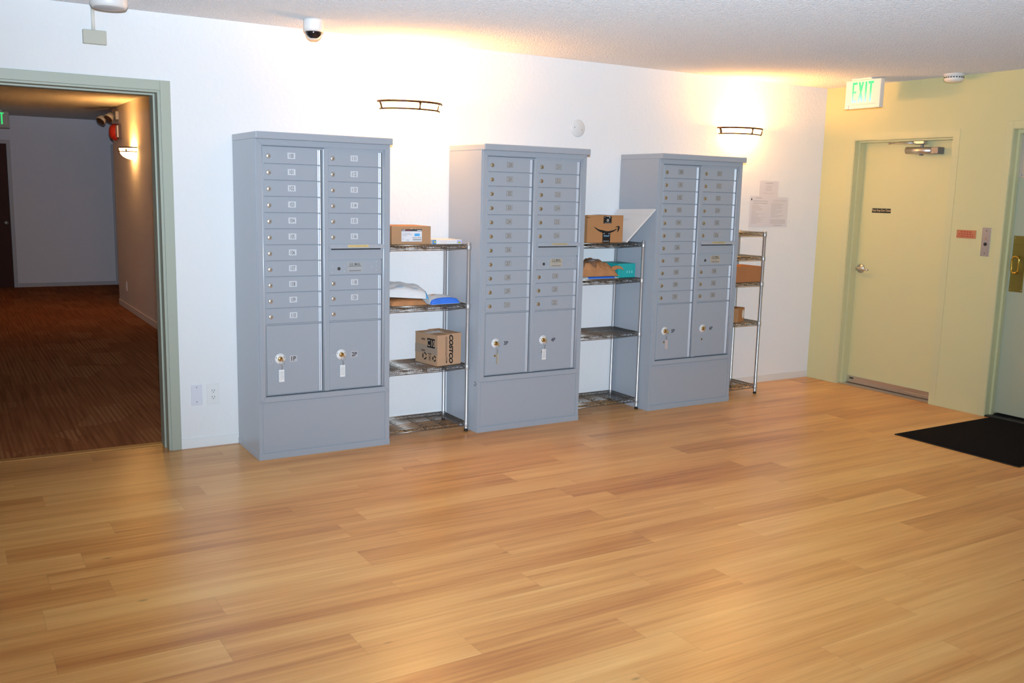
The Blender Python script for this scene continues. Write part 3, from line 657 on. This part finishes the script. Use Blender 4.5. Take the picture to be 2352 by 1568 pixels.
# --- rack one, third shelf: rotated carton
z = 0.4465
ang = math.atan2(0.034, 0.187)
t = thing('cardboard_box', 'pale cardboard box with bold black lettering sitting turned on the third shelf', 'box', (0.925, -0.371, z), ang)
BW, BD, BH = 0.190, 0.2375, 0.199
sk = Matrix(((1, 0.03, 0, 0), (0, 1, 0, 0), (0, 0, 1, 0), (0, 0, 0, 1)))
b = MB().box((0, 0, 0), (BW, BD, BH-0.002), 0, bev=0.0015).box((-0.001, -0.001, BH-0.004), (BW/2-0.003, BD+0.001, BH-0.001), 0).box((BW/2+0.003, -0.001, BH-0.004), (BW+0.001, BD+0.001, BH+0.003), 0)
dn = lambda x, zz: face((x, -0.0006, zz), (0, 0, -1), (1, 0, 0))
b.text('COSTCO', dn(0.108, 0.102), 0.033, 1, xs=1.10, bold=0.055, shear=0.25)
for k in range(5): b.rect(0.0625+k*0.003, 0.058, 0.0640+k*0.003, 0.186, front(0, -0.0006, 0), 2)
b.text('.COM', dn(0.073, 0.036), 0.012, 1, xs=1.1, bold=0.04)
lf = lambda yy, zz, e=0: face((-0.0016-e, yy, zz), (0, -1, 0), (0, 0, 1))
b.rect(-0.040, -0.030, 0.040, 0.030, lf(0.067, 0.140), 1)
b.text('C10', lf(0.067, 0.140, 0.0004), 0.042, 3, xs=0.85, bold=0.01)
b.rect(-0.02, -0.006, 0.02, 0.006, lf(0.150, 0.158), 2).rect(-0.02, -0.006, 0.02, 0.006, lf(0.150, 0.085), 2)
def ring(yy, zz, r, n=3, th=0.010):
    for k in range(n):
        a0 = 2*PI*k/n+0.3; a1 = a0+2*PI/n-0.55
        pts = [(r*math.cos(a0+(a1-a0)*i/6), r*math.sin(a0+(a1-a0)*i/6)) for i in range(7)]+[((r-th)*math.cos(a1-(a1-a0)*i/6), (r-th)*math.sin(a1-(a1-a0)*i/6)) for i in range(7)]
        b.poly(pts, lf(yy, zz), 1)
ring(0.135, 0.050, 0.024, 3, 0.009); ring(0.032, 0.046, 0.020, 3, 0.009)
b.rect(-0.014, -0.016, 0.014, 0.016, lf(0.078, 0.044), 2).rect(-0.011, -0.013, 0.011, 0.013, lf(0.078, 0.044, 0.0003), 0).rect(-0.004, -0.010, 0.004, 0.010, lf(0.078, 0.044, 0.0006), 1).rect(-0.018, -0.004, 0.018, 0.004, lf(0.08, 0.070), 2)
b.build('carton', [M_card3, M_print, mat('carton_grey_ink', lin((112, 88, 76)), 0.8), mat('carton_light', lin((188, 165, 140)), 0.8)], t)
tp = MB().box((-0.0014, 0.0, 0.068), (0, BD, 0.122)).box((-0.001, BD/2-0.03, BH-0.0005), (BW*0.62, BD/2+0.03, BH+0.0035))
tp.rect(0, 0, 0.07, 0.03, face((0.02, BD/2-0.015, BH+0.0038), (1, 0, 0), (0, 1, 0)), 1)
tp.build('packing_tape', [M_tape, mat('tape_white', (0.6, 0.6, 0.58), 0.4)], t)

# --- rack two, top shelf
z = 1.2165
t = thing('cardboard_box', 'brown cardboard box with a black curved arrow and black tape on the top shelf', 'box', (2.229, -0.345, z))
bw, bh, bd = 0.308, 0.180, 0.26
b = MB().box((-bw/2, 0, 0), (bw/2, bd, bh-0.002), 0, bev=0.0015)
b.prism([(0, 0), (bd/2, 0), (bd/2, 0.004), (0, 0.012)], face((-bw/2, 0.0, bh-0.002), (0, 1, 0), (0, 0, 1)), bw)
fx = lambda x: (x-290)/1455*bw-bw/2; fz = lambda y: (1330-y)/1030*bh
sm = [(540, 685), (620, 775), (740, 865), (900, 938), (1080, 962), (1230, 940), (1380, 880), (1508, 782), (1490, 768), (1350, 830), (1200, 865), (1080, 872), (900, 862), (760, 806), (640, 742)]
ar = [(1415, 725), (1480, 678), (1570, 665), (1605, 690), (1600, 770), (1560, 860), (1525, 915), (1510, 905), (1540, 830), (1552, 740), (1535, 715), (1480, 714)]
for P in (sm, ar): b.poly([(fx(x), fz(y)) for x, y in P], front(0, -0.0004, 0), 1)
b.rect(fx(250), fz(355), fx(370), fz(335), front(0, -0.0004, 0), 1)
b.build('carton', [M_card2, M_print], t)
tp = MB().rect(fx(930), fz(570), fx(1258), fz(285), front(0, -0.0007, 0), 0).rect(fx(908), fz(1322), fx(1225), fz(925), front(0, -0.0007, 0), 0)
tp.box((fx(930), 0.0, bh+0.0085), (fx(1258), bd/2, bh+0.0100), 0)
tp.rect(fx(1255), fz(1322), fx(1255)+0.0001, fz(1321), front(0, -0.0007, 0), 0)
for k in range(16):
    a0, a1 = 2*PI*k/16, 2*PI*(k+1)/16
    tp.poly([(0.009*math.cos(a0), 0.009*math.sin(a0)), (0.009*math.cos(a1), 0.009*math.sin(a1)), (0.005*math.cos(a1), 0.005*math.sin(a1)), (0.005*math.cos(a0), 0.005*math.sin(a0))], front(fx(1105), -0.001, fz(445)), 1)
tp.text('prime', face((fx(1070), -0.001, fz(1055)), (-1, 0, 0), (0, 0, -1)), 0.016, 2, xs=1.15, bold=0.02)
tp.rect(fx(975), fz(555), fx(1235), fz(540), front(0, -0.001, 0), 3).rect(fx(935), fz(1280), fx(1185), fz(1255), front(0, -0.001, 0), 3)
for x0, y0, x1, y1 in ((960, 310, 995, 330), (1050, 275, 1180, 300), (1150, 300, 1205, 320), (1165, 320, 1195, 375), (945, 950, 990, 990), (1150, 950, 1190, 985)): tp.poly([(fx(x0), fz(y1)), (fx(x1), fz((y0+y1)/2)), (fx(x1), fz(y0)), (fx(x0), fz((y0+y1)/2))], front(0, -0.001, 0), 1)
tp.build('black_tape', [M_print, M_white, mat('tape_blue', (0.25, 0.50, 0.72), 0.4), M_inkg], t)
# big white rigid mailer leaning on the third cabinet
A, B_, T1, T0 = Vector((2.413, -0.360, z)), Vector((2.413, -0.030, z)), Vector((2.590, -0.445, 1.449)), Vector((2.590, -0.020, 1.436))
m = MB(); bm = m.bm; nrm = (T1-A).cross(B_-A).normalized(); th = 0.012
v = [bm.verts.new(p) for p in (A, B_, T0, T1)]
if nrm.x > 0: nrm = -nrm
v2 = [bm.verts.new(p + nrm*th) for p in (A, B_, T0, T1)]
bm.faces.new(v); bm.faces.new(v2[::-1])
for i in range(4): bm.faces.new((v[i], v[(i+1) % 4], v2[(i+1) % 4], v2[i]))
F = face(A.lerp(T1, 0.62)+(B_-A)*0.62+nrm*(th+0.0006), (0, -1, 0), (T1-A+Vector((0, 0.085, 0))))
for i, (wd, y) in enumerate(((0.06, 0.014), (0.085, 0.006), (0.05, -0.001), (0.03, -0.010))): m.rect(-0.045, y-0.0012, -0.045+wd, y+0.0012, F, 1)
F2 = face(A.lerp(T1, 0.80)+(B_-A)*0.5+nrm*(th+0.0006), (0, -1, 0), (T1-A+Vector((0, 0.085, 0))))
m.rect(-0.17, -0.0006, 0.17, 0.0006, F2, 1)
t = m.build('rigid_mailer', [mat('white_mailer_card', (0.74, 0.73, 0.72), 0.5), M_inkl])
tag(t, 'large flat white mailer tilted against the side of the third cabinet', 'package')
# --- rack two, second shelf
z = 0.9635
t = pillow(0.34, 0.25, 0.017, 5.0, wr=0.1, base=0.6, mi=lambda u, v: 1 if (v < -0.55 and -0.6 < u < 0.75) else 0).build('plastic_mailer', [M_poly, M_blue]); t.location = (2.215, -0.20, z); t.rotation_euler = (0, 0, 0.02)
tag(t, 'flat plastic mailer with blue edge squashed beneath the crumpled brown bag', 'package')
t = thing('paper_bag', 'crumpled brown paper bag parcel with twisted end on the middle rack', 'package', (2.200, -0.215, z+0.019), 0.0)
m = pillow(0.335, 0.255, 0.112, 33.0, n=64, wr=0.40, base=0.12, pw=1.4, mi=lambda u, v: 2 if (-0.35 < u < 0.05 and -0.60 < v < -0.38) else (1 if v > -0.76+0.9*max(0, u+0.1)+0.10*math.sin(u*9) else 0))
m.build('bag', [M_kraft, mat('dark_kraft_paper', lin((132, 98, 74)), 0.7, spec=0.2, var=(14, 0.2), bump=(20, 0.5, 0.01, 4)), mat('grey_label', (0.34, 0.36, 0.42), 0.5)], t)
m = MB()
m.prism([(0.115, -0.016), (0.125, 0.016), (0.155, 0.022), (0.190, 0.020), (0.212, 0.008), (0.226, -0.012), (0.204, -0.001), (0.172, 0.000), (0.145, -0.010)], face((0, -0.095, 0.048), (1, 0, 0), (0, 0, 1)), 0.010)
m.build('twisted_end', M_kraft, t)
m = MB().box((-0.0775, -0.11, 0), (0.0775, 0.11, 0.100), 0, bev=0.001)
m.rect(-0.0775, 0, -0.0765, 0.1, front(0.03, -0.1106, 0), 2)
for dx in (0.004, 0.026, 0.048): m.poly([(-0.004, -0.009), (0.003, -0.010), (0.0045, 0.008), (-0.003, 0.010)], front(dx, -0.1106, 0.040), 1)
t = m.build('gift_box', [M_teal, mat('teal_light_mark', (0.30, 0.66, 0.66), 0.5), mat('teal_seam', (0.015, 0.3, 0.3), 0.5)]); t.location = (2.475, -0.18, z)
tag(t, 'teal box with pale marks right of the brown paper bag', 'box')
# --- rack three
t = MB().box((-0.155, -0.105, 0), (0.155, 0.105, 0.122), 0, bev=0.0015).rect(-0.155, 0.1, 0.155, 0.1005, front(0, -0.1056, 0), 0).build('cardboard_box', mat('brown_cardboard', lin((174, 120, 80)), 0.85, spec=0.15, var=(9, 0.05)))
t.location = (3.625, -0.225, 0.8995)
tag(t, 'plain orange-brown cardboard box on the narrow rack, upper of its two', 'box')
t = thing('cardboard_box', 'small brown cardboard box with white oval sticker on the narrow rack', 'box', (3.575, -0.255, 0.5875), 0.35)
MB().box((-0.075, -0.065, 0), (0.075, 0.065, 0.110), 0, bev=0.0015).rect(-0.075, 0, -0.035, 0.11, front(0, -0.0656, 0), 1).build('carton', [M_card2, M_card3], t)
m = MB().poly([(0.019*math.cos(2*PI*k/24), 0.036*math.sin(2*PI*k/24)) for k in range(24)], front(0.048, -0.0662, 0.060), 0)
m.build('oval_sticker', [M_white], t)

# ------------------------------------------------------------------ wall lights
def sconce(loc, rz, label, power):
    t = thing('wall_sconce', label, 'wall light', loc, rz, 'wall sconces')
    a, b = 0.217, 0.165
    arc = lambda k, zz, n=28: [(k*a*math.cos(PI+PI*i/n), k*b*math.sin(PI+PI*i/n)-0.002, zz) for i in range(n+1)]
    MB().tube(arc(1.0, 0), 0.006, flat=(0.004, 0.0075), seg=8).build('frame_rail', M_bronze, t)
    MB().tube(arc(0.93, -0.045), 0.005, flat=(0.004, 0.006), seg=8).build('frame_rail', M_bronze, t)
    for ang in (PI+0.16, 1.5*PI, 2*PI-0.75):
        p = lambda k, zz: (k*a*math.cos(ang), k*b*math.sin(ang)-0.002, zz)
        MB().tube([p(1.0, 0.0), p(0.955, -0.022), p(0.93, -0.045)], 0.006, flat=(0.012, 0.004), seg=8).build('bracket', M_bronze, t)
    m = MB(); bm = m.bm; rows = []
    prof = [(0.985, 0.0), (0.95, -0.022), (0.915, -0.045), (0.85, -0.070), (0.72, -0.095), (0.52, -0.115), (0.28, -0.127), (0.04, -0.130)]
    for k, zz in prof: rows.append([bm.verts.new((x, min(y, -0.004), z_)) for x, y, z_ in arc(k, zz, 24)])
    for A_, B2 in zip(rows, rows[1:]):
        for i in range(24): f = bm.faces.new((A_[i], A_[i+1], B2[i+1], B2[i])); f.smooth = True
    m.build('glass_bowl', M_glass, t)
    MB().box((-0.06, -0.012, -0.09), (0.06, 0.0, -0.01), bev=0.002).build('wall_plate', M_bronze, t)
    lamp('POINT', 'sconce_bulb', (0, -0.075, -0.015), power, WARM, t, shadow_soft_size=0.035)
sconce((0.891, 0, 2.091), 0, 'lit bronze wall sconce above the gap left of the second mailbox cabinet', SCONCE_W)
sconce((3.762, 0, 2.086), 0, 'lit bronze wall sconce nearest the green wall, above the third cabinet', SCONCE_W)
sconce((0.24, 5.90, 1.945), -PI/2, 'lit wall sconce with glowing bowl inside the carpeted hallway', SCONCE_W*0.18)

# ------------------------------------------------------------------ small fittings
t = thing('dome_camera', 'white dome security camera with dark lens on the ceiling', 'security camera', (0.14, -0.345, ZC))
MB().lathe([(0.057, 0), (0.058, -0.012), (0.057, -0.052), (0.052, -0.066), (0.046, -0.068)], seg=36).build('housing', M_white, t)
MB().lathe([(0.0455, -0.062), (0.046, -0.070), (0.042, -0.086), (0.034, -0.099), (0.020, -0.108), (0, -0.111)], seg=32).build('clear_rim', M_white, t)
d = MB(); fw_ = Vector((-0.33, -0.93, -0.15)).normalized()
prof = [(0.0462, -0.0665), (0.0465, -0.071), (0.0445, -0.080), (0.0400, -0.090), (0.0330, -0.0985), (0.0260, -0.1035)]
ph0 = math.atan2(fw_.y, fw_.x); rows = []
for i, (r, zz) in enumerate(prof):
    half = 1.25*math.sqrt(max(0.0, 1-(i/5.6)**2))
    rows.append([d.bm.verts.new(((r+0.0012)*math.cos(ph0+half*(k-10)/10), (r+0.0012)*math.sin(ph0+half*(k-10)/10), zz-0.0008)) for k in range(21)])
for A_, B2 in zip(rows, rows[1:]):
    for i in range(20): f = d.bm.faces.new((A_[i], A_[i+1], B2[i+1], B2[i])); f.smooth = True
d.build('smoked_lens', M_lens, t)

t = thing('smoke_detector', 'large round white detector on the ceiling above the hallway opening', 'smoke detector', (-0.925, -0.345, ZC))
MB().lathe([(0.090, 0), (0.091, -0.01), (0.088, -0.048), (0.081, -0.062), (0.077, -0.064)], seg=40).build('body', M_white, t)
MB().lathe([(0.075, -0.060), (0.071, -0.066), (0.010, -0.070), (0, -0.068)], seg=36).build('cover', mat('detector_grey', (0.5, 0.5, 0.52), 0.5), t)
t = thing('smoke_detector', 'small white smoke detector on the ceiling near the green wall', 'smoke detector', (4.665, -1.24, ZC))
MB().lathe([(0.072, 0), (0.072, -0.014), (0.067, -0.016)], seg=36).build('base', M_white, t)
m = MB().lathe([(0.066, -0.014), (0.067, -0.042), (0.058, -0.054), (0.035, -0.060), (0, -0.061)], seg=36)
for k in range(22):
    a0 = 2*PI*k/22; m.box((-0.006, -0.0008, -0.004), (0.006, 0.0008, 0.004), 1, M=Matrix.Translation((0.0672*math.cos(a0), 0.0672*math.sin(a0), -0.028)) @ Matrix.Rotation(a0+PI/2, 4, 'Z'))
m.build('body', [M_white, M_ink], t)

t = thing('junction_box', 'cream junction box with conduit running up to the ceiling detector', 'junction box', (-0.952, 0, 2.307))
MB().box((-0.058, -0.030, -0.036), (0.058, 0, 0.036), bev=0.003).build('box_cover', M_cream, t)
MB().cyl((-0.004, -0.012, 0.03), (-0.004, -0.012, ZC-2.307), 0.009, seg=14).build('conduit', mat('cream_conduit', (0.66, 0.66, 0.60), 0.5), t)

m = MB().lathe([(0.061, 0), (0.061, 0.004), (0.056, 0.008), (0, 0.008)], front(2.208, 0, 2.008), 0, 40)
t = MB(); t.bm.free(); t.bm = m.bm
for dx, dz in ((-0.030, 0.006), (0.033, -0.010)): m.lathe([(0.0045, 0), (0.004, 0.001), (0, 0.0012)], front(2.208+dx, -0.008, 2.008+dz), 1, 10)
o = m.build('cover_plate', [mat('wall_white_plastic', (0.74, 0.76, 0.77), 0.5), M_inkg])
tag(o, 'round white blank cover plate on the wall between the two sconces', 'cover plate')

m = MB().box((-0.5085, -0.006, 0.2585), (-0.4455, 0, 0.379), 0, bev=0.002)
for zz in (0.3655, 0.278): m.lathe([(0.004, 0), (0.003, 0.001), (0, 0.0012)], front(-0.477, -0.006, zz), 1, 10)
o = m.build('blank_wall_plate', [mat('plate_blue_white', (0.70, 0.71, 0.78), 0.45), M_inkg]); tag(o, 'white blank wall plate with two screws, left of the power outlet', 'wall plate')
t = thing('power_outlet', 'white double power outlet on the wall beside the first cabinet', 'outlet', (-0.3825, 0, 0.3185))
MB().box((-0.0365, -0.006, -0.061), (0.0365, 0, 0.061), 0, bev=0.002).build('wall_plate', M_white, t)
for zz in (0.0195, -0.0195):
    s_ = MB().box((-0.014, -0.0085, zz-0.014), (0.014, -0.004, zz+0.014), 0, bev=0.002)
    s_.box((-0.0075, -0.0092, zz-0.001), (-0.005, -0.0084, zz+0.007), 1).box((0.0055, -0.0092, zz-0.001), (0.008, -0.0084, zz+0.007), 1).cyl((0.0005, -0.0092, zz-0.008), (0.0005, -0.0084, zz-0.008), 0.0024, 1, 10)
    s_.build('socket', [M_white, M_dkgap], t)

def notice(x0, x1, z0, z1, label, lines, y=-0.0012, logo=False):
    m = MB(); n = 8
    for i in range(n):
        xa, xb = x0+(x1-x0)*i/n, x0+(x1-x0)*(i+1)/n
        m.box((xa, y-0.0006, z0), (xb, y, z1), 0)
    for fx0, fx1, fz_, dark in lines:
        m.rect(x0+(x1-x0)*fx0, -0.0016, x0+(x1-x0)*fx1, 0.0016, front(0, y-0.001, z0+(z1-z0)*fz_), dark)
    if logo: m.rect(x0+0.012, -0.008, x0+0.024, 0.008, front(0, y-0.001, z1-0.03), 3)
    o = m.build('posted_notice', [mat('notice_paper', (0.74, 0.73, 0.80), 0.55), M_inkg, M_inkl, M_ink])
    return tag(o, label, 'notice')
rnd = random.Random(3)
def body(n, top, bot, x0=0.12, wmax=0.75): return [(x0, x0+rnd.uniform(0.2, wmax), top-(top-bot)*k/n, 2) for k in range(n)]
notice(4.045, 4.262, 1.560, 1.690, 'white notice taped uppermost of three beside the green wall', [(0.3, 0.7, 0.86, 1), (0.36, 0.64, 0.68, 2), (0.35, 0.65, 0.58, 2), (0.3, 0.68, 0.48, 2), (0.34, 0.64, 0.40, 2), (0.18, 0.80, 0.22, 2), (0.45, 0.52, 0.06, 2)], y=-0.0006)
notice(3.944, 4.166, 1.314, 1.568, 'white notice with a small black logo, lower left of three on the wall', [(0.3, 0.62, 0.93, 1), (0.16, 0.92, 0.83, 1), (0.16, 0.92, 0.76, 1)]+body(16, 0.70, 0.08), y=-0.0022, logo=True)
notice(4.164, 4.388, 1.314, 1.560, 'white notice of faint text, lower right of three on the wall', [(0.2, 0.9, 0.90, 2), (0.2, 0.9, 0.85, 2)]+body(12, 0.78, 0.30)+[(0.12, 0.9, 0.24-0.03*k, 2) for k in range(5)]+[(0.3, 0.75, 0.05, 1)], y=-0.0010)

# green wall fittings
m = MB().box((XR-0.004, -1.464, 1.290), (XR, -1.310, 1.351), 0, bev=0.001)
for y_, z_, n_ in ((-1.387, 1.337, 0.09), (-1.387, 1.321, 0.12), (-1.387, 1.305, 0.13)):
    x = -n_/2
    while x < n_/2: wd = rnd.uniform(0.006, 0.02); m.rect(x, -0.0035, min(x+wd, n_/2), 0.0035, west(XR-0.0045, y_, z_), 1); x += wd+0.006
o = m.build('wall_plaque', [M_orange, M_redink]); tag(o, 'small orange-brown plaque with red lettering between the two doors', 'plaque')
t = thing('call_button_plate', 'narrow steel button plate with black button left of the right-hand door', 'button', (XR, -1.545, 1.272))
m = MB().box((-0.005, -0.033, -0.104), (0, 0.033, 0.104), 0, bev=0.001)
for z_ in (0.080, -0.082): m.lathe([(0.004, 0), (0.003, 0.001), (0, 0.0012)], west(-0.005, 0, z_), 1, 10)
m.lathe([(0.006, 0), (0.005, 0.001), (0, 0.001)], west(-0.005, 0, 0.024), 2, 12)
m.build('plate', [M_steelplate, M_ink, M_orange], t)
MB().lathe([(0.0125, 0), (0.012, 0.004), (0, 0.006)], west(-0.005, 0, -0.016), 0, 20).build('button', M_black, t)

def exit_sign(loc, rz, label, green, housing, pole=0.012, group='lit exit signs'):
    t = thing('exit_sign', label, 'exit sign', loc, rz, group)   # local: face towards -x, hangs from z = 0
    hw, h0, h1 = 0.160, -pole-0.212, -pole
    MB().box((0.0, -hw, h0+0.028), (0.045, hw, h1), 0, bev=0.004).box((0.0, -hw, h0), (0.045, -hw+0.035, h0+0.034), 0, bev=0.003).box((0.0, hw-0.035, h0), (0.045, hw, h0+0.034), 0, bev=0.003).box((0.008, -hw+0.02, h0), (0.045, hw-0.02, h0+0.03), 0, bev=0.003).build('housing', housing, t)
    MB().box((-0.015, -0.085, -pole), (0.06, 0.10, 0), 0, bev=0.003).build('canopy', housing, t)
    m = MB(); zc = (h0+h1)/2+0.016; th = 0.0012; M = west(-0.0004, 0, zc); H = 0.152/2
    def R(x0, y0, x1, y1): m.rect(x0, y0, x1, y1, M, 0)
    x = -0.098; R(x, -H, x+0.017, H); R(x+0.017, H-0.019, x+0.046, H); R(x+0.017, -H, x+0.046, -H+0.019); R(x+0.017, -0.009, x+0.040, 0.009)
    x = -0.043; m.poly([(x, H), (x+0.019, H), (x+0.052, -H), (x+0.033, -H)], M, 0).poly([(x+0.033, H), (x+0.052, H), (x+0.019, -H), (x, -H)], face((-0.0008, 0, zc), (0, -1, 0), (0, 0, 1)), 0)
    x = 0.020; R(x, -H, x+0.018, H)
    x = 0.048; R(x, H-0.019, x+0.050, H); R(x+0.0155, -H, x+0.0345, H-0.019)
    m.build('letters', green, t)
exit_sign((4.405, -0.655, ZC), 0.0, 'white exit sign with green letters hung in front of the green wall', M_exit, M_white)
exit_sign((-0.975, 8.80, ZC), PI/2, 'grey exit sign with green letters far down the hallway, cut by the photo edge', M_exit2, mat('grey_housing', (0.45, 0.44, 0.42), 0.5), pole=0.022)

# hallway fittings
t = thing('emergency_light', 'beige twin-head emergency light high on the hallway wall', 'emergency light', (0.24, 6.95, 2.36))
MB().box((-0.035, -0.10, -0.05), (0, 0.10, 0.05), bev=0.004).build('battery_case', M_cream, t)
for k, (x, y, z_) in enumerate(((-0.085, -0.04, -0.01), (-0.155, 0.09, -0.035))):
    dv = Vector((-0.45, -0.25, -0.55)).normalized(); c0 = Vector((x, y, z_))
    hd = MB().cyl(c0-dv*0.03, c0+dv*0.045, 0.035, 0, 20, r2=0.058).cyl(c0+dv*0.045, c0+dv*0.05, 0.052, 1, 20).tube([(-0.03, y*0.5, 0.0), c0-dv*0.02], 0.012, seg=8)
    hd.build('lamp_head', [M_cream, mat('dark_lens', (0.06, 0.04, 0.03), 0.2)], t)
t = thing('fire_alarm_bell', 'red fire alarm bell with white strobe below the emergency light', 'fire alarm', (0.24, 6.90, 2.165))
MB().box((-0.03, -0.19, -0.085), (0, -0.07, 0.085), 0, bev=0.004).box((-0.045, -0.18, -0.07), (-0.03, -0.08, 0.07), 1, bev=0.004).build('strobe', [mat('dark_strobe_plate', (0.08, 0.05, 0.05), 0.4), M_white], t)
MB().lathe([(0.10, 0), (0.10, 0.02), (0.095, 0.045), (0.07, 0.075), (0.03, 0.088), (0, 0.09)], west(-0.012, 0.06, 0.0), 0, 32).box((-0.012, 0.0, -0.05), (0, 0.12, 0.05), 0).build('gong', M_red, t)
m = MB().box((0.234, 6.735, 0.235), (0.24, 6.81, 0.352), 0, bev=0.002).box((0.232, 6.76, 0.26), (0.234, 6.785, 0.33), 0)
o = m.build('wall_plate', M_white); tag(o, 'white outlet plate low on the hallway wall under its sconce', 'wall plate')

t = thing('floor_mat', 'black entrance mat on the wood floor before the right-hand door', 'mat', (4.225, -2.145, 0))
MB().box((-0.532, -0.418, 0.0), (0.532, 0.418, 0.0095), bev=0.002).build('pile', M_pile, t)
MB().box((-0.543, -0.43, 0.0), (0.543, 0.43, 0.0055), bev=0.002).build('rubber_border', M_rubber, t)
